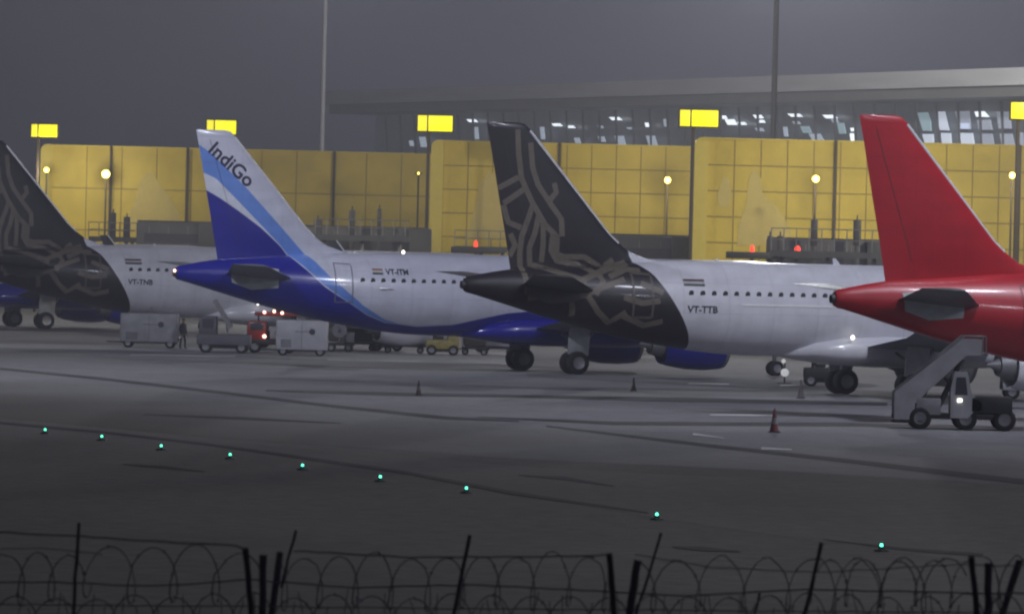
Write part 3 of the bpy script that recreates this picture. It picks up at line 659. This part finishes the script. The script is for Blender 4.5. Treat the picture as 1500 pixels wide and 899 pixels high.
for x, y, w, h, e in [(691, 177, 12, 4, E_INT), (697, 195, 5, 18, E_INT2), (794, 195, 5, 18, E_INT2), (815, 183, 12, 4, E_INT), (835, 186, 10, 3.5, E_INT), (879, 186, 6, 4, E_INT2), (881, 204, 8, 8, E_INT2), (619, 208, 8, 15, E_INT2), (602, 210, 5, 8, E_INT2),
                      (901, 174, 14, 4.5, E_INT), (923, 188, 9, 3, E_INT2), (908, 206, 12, 14, E_INT2), (954, 206, 12, 14, E_INT2), (845, 206, 7, 8, E_INT2), (947, 183, 4, 6, E_INT), (974, 180, 4, 11, E_INT2), (1070, 179, 13, 8, E_INT), (1086, 181, 10, 4, E_INT), (1110, 171, 11, 5, E_INT),
                      (1112, 190, 10, 5, E_INT2), (1060, 172, 6, 5, E_INT), (1115, 178, 7, 4, E_INT), (1164, 169, 16, 4.5, E_INT), (1166, 180, 9, 4, E_INT2), (1215, 171, 16, 5, E_INT), (1195, 201, 16, 10, E_INT2), (1248, 202, 5, 13, E_INT), (1248, 190, 4, 5, E_INT), (1222, 177, 8, 5, E_INT2), (1150, 193, 5, 14, E_INT2), (1180, 190, 12, 10, E_WIN3), (1232, 188, 9, 16, E_WIN3)]:
    s = w * .18
    lit([(x - w / 2 - s, y - h / 2), (x + w / 2 - s, y - h / 2), (x + w / 2 + s, y + h / 2), (x - w / 2 + s, y + h / 2)], e, 'interior_light')
# ------------------------------------------------------------ tall light masts
def mast(px, D, label, h=40):
    p = at(px, 100, D); root = empty('light_mast', (p.x, D, 0), 0, label=label, cat='light mast', group='tall apron light masts')
    MB().cyl((0, 0, 0), (0, 0, h), .28, .22, 12).build('pole', mat('mast_grey', (.17, .17, .18), .6), root)
    MB().lathe((0, 0, h), [(-.15, 1.2), (.1, 1.25), (.15, .3)], 16, 'Z').build('lamp_ring', GALV, root)
    for i in range(8):
        a = i * math.pi / 4; MB().box((1.3 * math.cos(a), 1.3 * math.sin(a), h - .25), (.5, .5, .25), rz=a, bev=.04).build('lamp_head', DGREY, root)
    return root
mast(474, 600, 'pale tall mast rising left of the terminal roof end')
mast(1135, 520, 'grey tall mast in front of the terminal, right of centre')
# ------------------------------------------------------------ boarding bridges and rooftop clutter
def bridge(x0, x1, y0, D, label, posts=()):
    a = at(x0, y0, D); b = at(x1, y0, D); L = b.x - a.x; top = (a.z + b.z) / 2; hh = 2.9
    root = empty('boarding_bridge', (a.x, D, 0), 0, label=label, cat='boarding bridge', group='grey boarding bridges below the yellow walkways')
    MB().box((L / 2, 1.4, top - hh / 2), (L, 2.8, hh), bev=.08).build('tunnel', CLAD, root)
    MB().box((L / 2, 1.4, top + .07), (L * .98, 2.5, .12)).build('roof_deck', CLAD2, root)
    mb = MB()
    for i in range(int(L / 1.5)): mb.box((1.0 + i * 1.5, -.02, top - hh * .45), (.08, .04, hh * .7))
    mb.build('side_ribs', GALV, root)
    MB().box((L / 2, -.03, top - hh * .42), (L * .8, .03, .7)).build('window_band', GLASS, root)
    for q in (.2, .8):
        mb = MB(); mb.cyl((L * q, 1.4, 0), (L * q, 1.4, top - hh), .3, .3, 10).box((L * q, 1.4, .1), (1.2, 1.6, .2)); mb.build('support_column', GALV, root)
    MB().box((L - .6, .9, top - hh / 2 - .2), (1.6, 3.6, hh + .5), bev=.1).build('rotunda_cab', CLAD2, root)
    return root
bridge(200, 318, 326, 470, 'brownish boarding bridge behind the striped blue and white fin, left')
bridge(440, 628, 334, 440, 'long grey boarding bridge above the blue and white fuselage')
bridge(885, 1012, 346, 430, 'grey boarding bridge just right of the dark patterned fin')
bridge(1125, 1300, 352, 400, 'grey boarding bridge left of the red fin')
def post(px, ytop, D, w, label, yb=None, m_=DGREY, cap=True):
    p = at(px, ytop, D); root = empty('equipment_post', (p.x, D, 0), 0, label=label, cat='post', group='dark posts above the boarding bridges')
    MB().box((0, 0, p.z / 2), (w * .55, w * .55, p.z), bev=.02).build('shaft', m_, root)
    hz = px_w(38, D)
    MB().box((0, 0, p.z - hz / 2 + .02), (w, w, hz), bev=.06).cyl((0, 0, p.z), (0, 0, p.z + .3), .05).build('equipment_cabinet', m_, root)
for a in [(166, 312, 480, .45, 'dark post left of the brown boarding bridge'), (186, 318, 480, .5, 'second dark post left of the brown boarding bridge'), (516, 308, 438, .45, 'dark post at the left of the long grey bridge'), (556, 306, 438, .3, 'thin dark post over the long grey bridge'),
          (466, 322, 436, .6, 'squat dark post just right of the striped fin'), (1193, 322, 398, .45, 'dark post left of the other one beside the red fin'), (1256, 322, 398, .5, 'dark post nearest the red fin'), (1128, 346, 396, .35, 'short dark post beside the red beacon'), (1143, 346, 396, .4, 'short dark post between the two red beacons')]:
    post(a[0], a[1], a[2], a[3], a[4])
def railing(x0, x1, y0, D, label, h=1.1):
    a = at(x0, y0, D); b = at(x1, y0, D); L = b.x - a.x; z = (a.z + b.z) / 2
    root = empty('roof_railing', (a.x, D, 0), 0, label=label, cat='railing', group='railings on the service platforms')
    mb = MB()
    for i in range(int(L / .8) + 1): mb.cyl((i * .8, 0, z - h), (i * .8, 0, z), .035, seg=6)
    for q in (0, .5): mb.cyl((0, 0, z - q * h), (L, 0, z - q * h), .035, seg=6)
    mb.build('rails', GALV, root)
    MB().box((L / 2, 1, z - h - .2), (L, 2, .4)).build('platform', CLAD2, root)
    mb = MB()
    for q in (.1, .5, .9): mb.cyl((L * q, 1, 0), (L * q, 1, z - h - .4), .14, seg=8)
    mb.build('platform_legs', GALV, root)
railing(666, 745, 338, 425, 'thin railing left of the dark patterned fin')
railing(1130, 1300, 336, 385, 'thin railing left of the red fin', 1.4)
railing(462, 600, 322, 432, 'thin railing over the long grey bridge')
railing(130, 200, 326, 470, 'thin railing behind the left dark-tailed airliner')
def beacon(px, py, D, label, r=.14):
    p = at(px, py, D); root = empty('warning_beacon', (p.x, D, 0), 0, label=label, cat='beacon lamp', group='red beacons behind the fuselages')
    MB().box((0, 0, p.z - .45), (3.4, .8, .45), bev=.05).cyl((0, 0, 0), (0, 0, p.z - .6), .12).build('mounting', DGREY, root)
    MB().lathe((0, 0, p.z - .22), [(0, r), (.3, r * .95), (.45, r * .4)], 12, 'Z').build('lamp_dome', E_RED, root)
beacon(697, 357, 420, 'red beacon left of the dark patterned fin')
beacon(1102, 364, 395, 'red beacon left of the short dark posts')
beacon(1168, 365, 395, 'red beacon right of the short dark posts', .2)
# ------------------------------------------------------------ ground vehicles
def small_wheels(root, xs, ys, r, w, rim=GALV):
    for x in xs:
        for y in ys: wheel(root, (x, y, r), r, w, rim)
def power_cart(px, py, L, H, label, m_, lampc=None, emblem=.45, nose=True):
    p = G(px, py); root = empty('ground_power_cart', p, 0, label=label, cat='ground cart', group='pale box carts under the planes')
    MB().box((0, 0, .33 + H / 2), (L, 1.7, H), bev=.09).build('housing', m_, root)
    MB().box((0, 0, .33), (L * .94, 1.5, .16)).box((-L / 2 - .35, 0, .3), (.9, .07, .07)).build('chassis', BLKV, root)
    small_wheels(root, (-L * .36, L * .36), (-.72, .72), .27, .2)
    MB().lathe((L * emblem * .45, -.86, .33 + H * .62), [(0, .17), (-.012, .17)], 20, 'Y').build('round_emblem', INK, root)
    MB().box((L * .02, -.862, .33 + H * .62), (L * .28, .02, .05)).build('lettering_bar', mat('faded_letters', (.16, .16, .2), .6), root)
    mb = MB()
    for i in range(5): mb.box((-L * .3, -.856, .5 + i * .09), (L * .2, .015, .04))
    mb.build('vent_slats', DGREY, root)
    MB().box((-L * .0, -.855, .33 + H * .5), (.02, .012, H * .9)).build('door_seam', DGREY, root)
    MB().cyl((L * .02, 0, .33 + H), (L * .02, 0, .33 + H + .35), .05).build('exhaust_stack', GALV, root)
    if nose:
        MB().box((L / 2 + .2, -.3, .62), (.5, .5, .16), bev=.05).build('control_shelf', EDGE, root)
power_cart(219, 509, 3.35, 1.65, 'grey-white box cart under the left dark-tailed airliner', CARTD)
power_cart(442, 521, 2.85, 1.65, 'clean white box cart with round emblem below the blue and white airliner', CART, nose=False)
def tug(px, py, L, label, body, D=None, cab=True, lamps=(), flip=1, group=None, Hc=.85):
    p = G(px, py); root = empty('baggage_tug', p, 0, label=label, cat='tug', group=group)
    MB().box((0, 0, .62), (L, 1.4, .55), bev=.08).box((flip * L * .32, 0, .95), (L * .32, 1.3, .3), bev=.06).build('body', body, root)
    MB().box((0, 0, .3), (L * .9, 1.1, .2)).build('chassis', BLKV, root)
    small_wheels(root, (-L * .33, L * .33), (-.62, .62), .3, .22)
    MB().box((-flip * L * .1, 0, 1.0), (.5, 1.0, .16), bev=.04).box((-flip * L * .22, 0, 1.25), (.14, 1.0, .5), bev=.04).build('seat', BLKV, root)
    if cab:
        mb = MB()
        for x in (-.28, .16):
            for y in (-.6, .6): mb.cyl((flip * x * L, y, .85), (flip * x * L, y, 1.1 + Hc), .035, seg=6)
        mb.build('roof_posts', BLKV, root)
        MB().box((-flip * L * .06, 0, 1.13 + Hc), (L * .52, 1.35, .08), bev=.03).build('roof', body, root)
    for x, z in lamps: MB().lathe((x, -.72, z), [(0, .02), (-.03, .085), (-.07, .05)], 10, 'Y').build('lamp', E_TAIL, root)
    return root
# red service truck with lit lamps behind the white cart
def service_truck():
    p = G(398, 517); root = empty('service_truck', p, 0, label='dark red service truck with warm lamps lit, behind the white box cart', cat='truck')
    MB().box((0, .2, .62), (3.0, 1.9, .3), bev=.04).build('chassis', BLKV, root)
    MB().box((-.85, .2, 1.25), (1.1, 1.8, 1.1), bev=.12).build('cab', REDV, root)
    MB().box((-.85, -.72, 1.5), (.7, .03, .42), bev=.01).build('cab_window', GLASS, root)
    MB().box((.75, .2, 1.15), (1.7, 1.8, .7), bev=.05).build('body', CARTD, root)
    MB().box((.2, .2, 2.2), (2.4, 1.0, .22), bev=.04).build('lamp_beam', REDV, root)
    mb = MB(); [mb.cyl((x, .2, 1.4), (x, .2, 2.15), .05, seg=6) for x in (-.8, 1.1)]; mb.build('beam_posts', BLKV, root)
    for x, z in ((-.45, 2.3), (.1, 2.36), (.55, 2.28)): MB().lathe((x, -.32, z), [(0, .02), (-.05, .09), (-.1, .05)], 10, 'Y').build('lamp', E_TAIL, root)
    MB().lathe((-.4, -.8, .95), [(0, .02), (-.05, .11), (-.1, .06)], 10, 'Y').build('lamp', E_TAIL, root)
    small_wheels(root, (-.95, .95), (-.65, 1.0), .36, .26)
    mb = MB(); mb.cyl((1.65, -.3, .6), (1.65, -.3, 2.7), .045, seg=6); mb.build('aerial_mast', GALV, root)
service_truck()
# belt loader reaching to the left plane
def belt_loader():
    p = G(328, 517); root = empty('belt_loader', p, 0, label='grey belt loader with a pale sloping belt under the left airliners', cat='belt loader')
    MB().box((.0, 0, .75), (3.0, 1.6, .6), bev=.06).box((-.9, 0, 1.5), (1.0, 1.4, 1.1), bev=.08).build('body', CLAD, root)
    MB().box((-.9, -.71, 1.65), (.6, .03, .5)).build('cab_window', GLASS, root)
    MB().box((0, 0, .36), (2.8, 1.2, .2)).build('chassis', BLKV, root)
    small_wheels(root, (-1.0, 1.0), (-.65, .65), .34, .24)
    MB().box((-.1, -.2, 2.15), (1.75, .9, .14), ry=math.radians(58), bev=.03).build('belt', EDGE, root)
    for y in (-.68, .28): MB().box((-.1, y, 2.2), (1.8, .06, .24), ry=math.radians(58)).build('side_rail', GALV, root)
    MB().cyl((.2, -.2, 1.0), (.1, -.2, 1.9), .06).build('lift_ram', METAL, root)
belt_loader()
def flat_cart(px, py, L, label, load, hl=.8, group=None, covered=False):
    p = G(px, py); root = empty('baggage_cart', p, 0, label=label, cat='baggage cart', group=group)
    MB().box((0, 0, .42), (L, 1.4, .12), bev=.02).box((-L / 2 - .3, 0, .35), (.7, .06, .06)).build('deck', BLKV, root)
    small_wheels(root, (-L * .36, L * .36), (-.55, .55), .2, .14)
    mb = MB()
    for x in (-L / 2 + .04, L / 2 - .04):
        for y in (-.66, .66): mb.cyl((x, y, .45), (x, y, .5 + hl + .3), .025, seg=6)
    mb.build('frame', GALV, root)
    MB().box((0, 0, .5 + hl + .33), (L, 1.5, .06), bev=.02).build('canopy', load if covered else CLAD, root)
    if not covered: MB().box((0, 0, .5 + hl / 2), (L * .88, 1.15, hl), bev=.12).build('side_curtain', load, root)
    return root
g_ = 'baggage carts behind the blue and white airliner'
flat_cart(528, 513, 1.9, 'dark baggage cart right of the white box cart', CLAD, group=g_)
flat_cart(592, 517, 2.6, 'baggage cart with a pale curtain below the blue and white belly', CARTD, .7, group=g_)
flat_cart(728, 520, 2.0, 'pale-sided baggage cart left of the big wheels', CART, .7, group=g_)
flat_cart(695, 520, 1.5, 'dark brown baggage cart between the yellow tug and the pale cart', mat('brown_curtain', (.05, .04, .03), .8), 1.0, group=g_)
tug(648, 520, 1.9, 'mustard yellow tug under the blue and white belly', YELV, Hc=.5)
tug(567, 514, 1.8, 'dark grey tug under the blue and white belly', CLAD, flip=-1, Hc=.4)
# hose reel cart with round disc
p = G(498, 515); root = empty('hose_cart', p, 0, label='cart with a round pale hose reel, right of the white box cart', cat='hose cart')
MB().box((0, 0, .45), (1.7, 1.2, .15), bev=.03).build('deck', BLKV, root); small_wheels(root, (-.5, .5), (-.5, .5), .25, .16)
MB().lathe((-.05, -.5, 1.25), [(0, .12), (0, .42), (-.1, .42), (-.1, .12)], 24, 'Y', caps=False).lathe((-.05, 0, 1.25), [(-.5, .16), (.4, .16)], 16, 'Y').build('hose_reel', CART, root)
MB().lathe((-.05, .4, 1.25), [(0, .05), (0, .42), (-.08, .42)], 24, 'Y').box((-.05, 0, .85), (.12, 1.0, .8)).build('reel_frame', GALV, root)
MB().box((.55, 0, .85), (.5, 1.0, .6), bev=.05).build('pump_box', CARTD, root)
# dark tug beside the middle plane's wheels
tug(1206, 566, 1.9, 'dark tug in shadow left of the middle airliner wheels', BLKV, Hc=.35)
# lamp post pair (white lamps) under the middle plane
p = G(1149, 562); root = empty('work_lamp', p, 0, label='small stand with two white work lamps under the middle airliner', cat='work lamp')
MB().cyl((0, 0, 0), (0, 0, 1.15), .04).cyl((-.35, 0, .02), (.35, 0, .02), .03).cyl((0, -.35, .02), (0, .35, .02), .03).build('stand', BLKV, root)
MB().lathe((0, -.05, .55), [(0, .2), (-.08, .2), (-.1, .1)], 14, 'Y').build('lamp_glass', mat('lamp_face', (.5, .5, .5), .4, emit=(1, 1, 1), es=.35), root)
MB().lathe((-.07, -.05, 1.1), [(0, .11), (-.06, .1)], 14, 'Y').build('small_lamp', mat('lamp_face', (.5, .5, .5), .4), root)
# stairs truck under the red tail
STW = mat('stairs_truck_paint', (.42, .42, .44), .5, noise=.2, scale=1.5)
def stairs_truck():
    p = G(1395, 629); root = empty('stairs_truck', p, 0, label='white passenger stairs truck parked under the red-tailed airliner', cat='stairs truck')
    MB().box((.25, 0, .52), (4.0, 1.5, .2), bev=.03).build('chassis', BLKV, root)
    MB().box((1.35, 0, .95), (1.55, 1.7, .62), bev=.06).build('engine_deck', BLKV, root)
    mb = MB(); P = [(-.15, .45), (-.15, 1.55), (-.02, 2.15), (.45, 2.15), (.62, 1.35), (1.0, 1.0), (1.0, .72), (.72, .72), (.5, .45)]
    mb.poly_prism([Vector((x, -.85, z)) for x, z in P], (0, .95, 0)); mb.build('cab', STW, root)
    mb = MB(); mb.poly_prism([Vector((x, -.865, z)) for x, z in [(.0, 1.3), (.05, 1.95), (.38, 1.95), (.47, 1.3)]], (0, .02, 0)); mb.build('cab_window', GLASS, root)
    MB().box((.18, -.88, 1.1), (.16, .03, .12), bev=.01).build('glowing_handle', E_WHT, root)  # handle glows by its own emission, not a lamp
    MB().box((-.95, -.78, .85), (.9, .05, .6), bev=.02).box((-.95, .0, .85), (.9, 1.4, .55), bev=.03).build('side_locker', CARTD, root)
    # flight of steps with solid pale side panels
    s0 = Vector((-2.0, 0, .55)); s1 = Vector((.5, 0, 2.95))
    for y in (-.8, .75):
        mb = MB(); mb.poly_prism([Vector((x, y, z)) for x, z in [(-2.2, .35), (-2.2, 1.35), (.25, 3.35), (.95, 3.35), (.95, 2.75), (.4, 2.75), (-1.45, .95), (-1.45, .35)]], (0, .05, 0)); mb.build('stair_side_panel', STW if y < 0 else CARTD, root)
    mb = MB()
    for i in range(14):
        t = i / 13; q = s0.lerp(s1, t); mb.box((q.x, 0, q.z), (.26, 1.5, .05))
    mb.box((.75, 0, 2.8), (.8, 1.5, .07)); mb.build('steps', GALV, root)
    mb = MB()
    for y in (-.77, .77):
        mb.tube([(-2.1, y, 1.35), (.3, y, 3.45), (1.1, y, 3.45)], .03)
        mb.cyl((1.1, y, 2.8), (1.1, y, 3.45), .03, seg=6)
    mb.build('handrail', GALV, root)
    mb = MB()
    for y in (-.6, .6): mb.cyl((-.6, y, .7), (.3, y, 2.6), .06); mb.cyl((.6, y, .8), (-.3, y, 1.9), .045)
    mb.build('lift_struts', DGREY, root)
    MB().box((-1.6, 0, .28), (1.3, 1.6, .1), bev=.02).build('step_apron', BLKV, root)
    small_wheels(root, (-1.25, .42, 1.85), (-.68, .68), .42, .28)
    return root
stairs_truck()
# small white vehicle at the right edge
def van():
    p = G(1508, 585); root = empty('service_van', p, 0, label='pale service van cut by the right edge, behind the stairs truck', cat='van')
    MB().box((0, 0, 1.25), (2.6, 1.8, 1.7), bev=.15).box((0.1, 0, .6), (2.8, 1.8, .4), bev=.08).build('body', CART, root)
    MB().box((-.1, -.91, 1.55), (1.5, .02, .5), bev=.005).build('side_window', GLASS, root)
    small_wheels(root, (-.85, .95), (-.75, .75), .34, .22)
    MB().box((0, 0, 2.13), (.4, 1.2, .08), bev=.02).build('roof_rack', GALV, root)
van()
# cones and markers
def cone(px, py, h, label, c1, c2):
    p = G(px, py); root = empty('traffic_cone', p, 0, label=label, cat='traffic cone', group='cones on the apron')
    MB().box((0, 0, .02), (h * .5, h * .5, .04), bev=.01).build('base', BLKV, root)
    mb = MB(); prof = [(.04, .19), (.3, .135), (.3, .135), (.55, .09), (.55, .09), (.8, .05), (1.0, .03)]
    mb.mi = 0; mb.lathe((0, 0, 0), [(.04 * h, .2 * h), (.35 * h, .14 * h)], 16, 'Z'); mb.mi = 1; mb.lathe((0, 0, 0), [(.352 * h, .139 * h), (.6 * h, .1 * h)], 16, 'Z'); mb.mi = 0; mb.lathe((0, 0, 0), [(.602 * h, .099 * h), (h, .04 * h)], 16, 'Z')
    mb.build('cone_body', [c1, c2], root)
DK = mat('grimy_cone', (.05, .03, .03), .7); DK2 = mat('grimy_band', (.09, .085, .085), .7)
cone(613, 579, .62, 'small dark cone on the apron left of the big wheels', DK, DK2)
cone(928, 572, .6, 'small dark cone in front of the blue engine', DK, DK2)
cone(1173, 583, .8, 'tall dark cone near the middle airliner wheels', mat('pale_cone', (.1, .09, .085), .7), DK2)
cone(1134, 633, .85, 'red and white cone alone on the open apron', mat('red_cone', (.22, .07, .07), .6), mat('cone_band', (.3, .28, .28), .6))
# ------------------------------------------------------------ person standing by the left cart
def person(px, py, label):
    p = G(px, py); me = bpy.data.meshes.new('person'); V = []; Eg = []; R = []
    def j(x, y, z, r, par=None):
        V.append((x, y, z)); R.append(r)
        if par is not None: Eg.append((par, len(V) - 1))
        return len(V) - 1
    pel = j(0, 0, .95, .15); ch = j(.02, 0, 1.25, .17, pel); sh_ = j(.02, 0, 1.42, .13, ch); nk = j(.03, 0, 1.52, .06, sh_); hd = j(.05, 0, 1.63, .1, nk); j(.05, 0, 1.72, .085, hd)
    for s in (-1, 1):
        h = j(.0, s * .1, .88, .1, pel); kn = j(.04 + .06 * s, s * .11, .5, .07, h); an = j(.0 + .1 * s, s * .11, .1, .05, kn); j(.14 + .1 * s, s * .12, .05, .045, an)
        a = j(.02, s * .2, 1.38, .065, sh_); e = j(.0 + .04 * s, s * .25, 1.1, .05, a); w = j(.12, s * .24, .86, .036, e); hh = j(.16, s * .23, .79, .035, w)
        for k, f in enumerate((-.025, -.008, .008, .025)): q = j(.18, s * .23 + f, .73, .011, hh); j(.185, s * .23 + f, .69, .009, q)
        q = j(.2, s * .2, .77, .012, hh)
    me.from_pydata(V, Eg, []); o = bpy.data.objects.new('person', me); COL.objects.link(o); o.location = p; o.rotation_euler.z = -.6
    md = o.modifiers.new('s', 'SKIN'); 
    for v, r in zip(me.skin_vertices[0].data, R): v.radius = (r, r)
    me.skin_vertices[0].data[0].use_root = True
    o.modifiers.new('b', 'SUBSURF').levels = 1
    dg = bpy.context.evaluated_depsgraph_get(); dg.update(); m2 = bpy.data.meshes.new_from_object(o.evaluated_get(dg))
    o.modifiers.clear(); o.data = m2; m2.materials.append(mat('dark_uniform', (.015, .016, .025), .8)); m2.materials.append(mat('skin', (.2, .12, .08), .6))
    for f in m2.polygons:
        f.use_smooth = True
        z = f.center.z; f.material_index = 1 if (z > 1.5 and z < 1.68 and True) or (z < .86 and abs(f.center.y) > .17 and z > .6) else 0
    tag(o, label, 'person')
    hr = MB(); hr.lathe((.04, 0, 1.68), [(0, .105), (.05, .1), (.09, .06), (.1, .01)], 14, 'Z'); hr.build('cap', BLKV, o)
person(267, 511, 'person in dark clothes standing at the right end of the grey-white cart')
# ------------------------------------------------------------ green taxiway lights
def taxi_light(px, py, label):
    p = G(px, py + 3); root = empty('taxiway_light', p, 0, label=label, cat='taxiway light', group='green lights along the taxiway edge')
    MB().lathe((0, 0, .004), [(0, .16), (.03, .15), (.05, .06), (.1, .05)], 14, 'Z').build('base', DGREY, root)
    MB().lathe((0, 0, .1), [(0, .03), (.04, .033), (.06, .025), (.07, .01)], 12, 'Z').build('lens', E_GRN, root)
for i, (x, y) in enumerate([(66, 632), (149, 642), (236, 656), (337, 669), (443, 685), (557, 702), (683, 719), (962, 758), (1291, 804)]):
    taxi_light(x, y, ['leftmost', 'second', 'third', 'fourth', 'fifth', 'sixth', 'seventh', 'eighth', 'nearest and rightmost'][i] + (' green light from the left along the dark line' if 0 < i < 8 else ' green light along the dark line'))
# ------------------------------------------------------------ boundary fence with razor coils
FD = 58.0
def fa(x, y, d=0.0): p = at(x, y, FD + d); return p
froot = empty('razor_wire_fence', (0, FD, 0), 0, label='dark boundary fence with razor wire coils and forked iron posts in the foreground', cat='fence')
def loc(p): return Vector((p.x, p.y - FD, p.z))
def prong(x0, y0, x1, y1, r, d0=0, d1=0, name='post_arm'):
    a = loc(fa(x0, y0, d0)); b = loc(fa(x1, y1, d1)); dirv = (b - a)
    mb = MB(); n = 7; P = []
    for i in range(n): P.append(a.lerp(b, i / (n - 1)) + Vector((random.uniform(-.006, .006), 0, 0)))
    mb.tube(P, [r * random.uniform(.92, 1.08) for _ in range(n)], 6)
    return mb, dirv
for cx in (380, 912, 1443):
    dy = {380: 0, 912: 8, 1443: 12}[cx]; base = loc(fa(cx + 6, 925 + dy))
    mb = MB(); mb.box((base.x, .0, base.z / 2), (.09, .07, base.z), bev=.01); mb.build('post', POSTM, froot)
    mb, _ = prong(cx - 9, 925 + dy, cx - 20, 803 + dy, .031, 0, -.35); mb.build('post_arm', POSTM, froot)
    mb, _ = prong(cx + 4, 925 + dy, cx + (5 if cx != 912 else 22), 812 + dy, .037); mb.build('post_arm', POSTM, froot)
    if cx != 912: mb, _ = prong(cx + 14, 925 + dy, cx + (31 if cx == 380 else 50), 809 + dy, .034, 0, .35); mb.build('post_arm', POSTM, froot)
for (x0, y0, x1, y1, r) in [(106, 925, 115, 765, .018), (660, 925, 689, 783, .020), (1172, 925, 1204, 794, .020), (412, 860, 433, 776, .014), (930, 905, 968, 780, .014), (1100, 925, 1112, 868, .012)]:
    mb, _ = prong(x0, y0, x1, y1, r); mb.build('picket', POSTM, froot)
def wire(pts, r=.007, name='wire', d=0.0):
    mb = MB(); P = densify(pts, 18); mb.tube([loc(fa(p.x, p.y + random.uniform(-.8, .8), d)) for p in P], r, 4); mb.build(name, WIRE, froot)
wire([(-60, 776), (120, 785), (240, 793), (345, 799), (365, 806)], .012)
wire([(-60, 851), (120, 853), (190, 857), (270, 856), (360, 848), (520, 860), (700, 856), (890, 866), (1010, 872), (1180, 862), (1400, 868), (1560, 868)], .011)
wire([(430, 806), (520, 811), (600, 816), (800, 815), (890, 812)], .011)
wire([(930, 812), (1040, 830), (1200, 838), (1400, 826), (1560, 830)], .007)
wire([(-60, 805), (60, 802), (150, 812)], .006)
wire([(-60, 884), (400, 888), (900, 893), (1560, 897)], .008)
for (x0, x1, yc, rad, pitch, ph) in [(-80, 110, 846, 38, 44, 0), (118, 362, 842, 40, 62, 2.0), (400, 900, 852, 40, 52, 1.0), (930, 1400, 858, 40, 66, .5), (1180, 1420, 852, 34, 51, 2.2), (1440, 1580, 854, 36, 47, 0),
                                     (-80, 1580, 906, 34, 58, 1.5)]:
    n = int((x1 - x0) / pitch * 18); k = FD / F; P = []; ja = 0
    for i in range(n + 1):
        t = i / 18 * 2 * math.pi + ph; x = x0 + (x1 - x0) * i / n
        if i % 9 == 0: ja = random.uniform(-5, 5); jb = random.uniform(.86, 1.12)
        c = loc(fa(x + math.sin(t) * pitch * .27 + ja * .3, yc + ja * .5)); P.append(Vector((c.x, math.sin(t) * rad * k * .9, c.z + math.cos(t) * rad * k * jb)))
    mb = MB(); mb.tube(P, .0065, 4)
    for i in range(4, n, 4):
        p = P[i]; mb.box(p, (.035, .006, .012), ry=random.uniform(-1.5, 1.5))
    mb.build('razor_coil', WIRE, froot)
for i in range(60):
    x = -60 + i * 27 + random.uniform(-3, 3); a = loc(fa(x, 930)); lean = random.uniform(-14, 14); b = loc(fa(x + lean, random.uniform(862, 890)))
    mb = MB(); mb.tube([a, a.lerp(b, .5) + Vector((random.uniform(-.02, .02), 0, 0)), b], .006, 4); mb.build('mesh_wire', WIRE, froot)
MB().box((0, .1, 1.2), (40, .2, 2.4)).build('fence_wall', mat('fence_base_wall', (.03, .028, .027), .9, noise=.3), froot)
# ------------------------------------------------------------ night haze
mb = MB(); mb.box((0, 1990, 27.5), (1500, 4400, 57)); hz = mb.build('haze', None if False else [])
hm = bpy.data.materials.new('night_haze'); hm.use_nodes = True; n = hm.node_tree
for q in list(n.nodes):
    if q.type == 'BSDF_PRINCIPLED': n.nodes.remove(q)
pv = n.nodes.new('ShaderNodeVolumePrincipled'); pv.inputs['Color'].default_value = (.88, .90, 1, 1); pv.inputs['Density'].default_value = .0006; pv.inputs['Anisotropy'].default_value = .0
n.links.new(pv.outputs[0], [q for q in n.nodes if q.type == 'OUTPUT_MATERIAL'][0].inputs['Volume'])
hz.data.materials.append(hm); tag(hz, kind='stuff'); hz['label'] = 'thin grey night haze over the apron'; hz['category'] = 'haze'
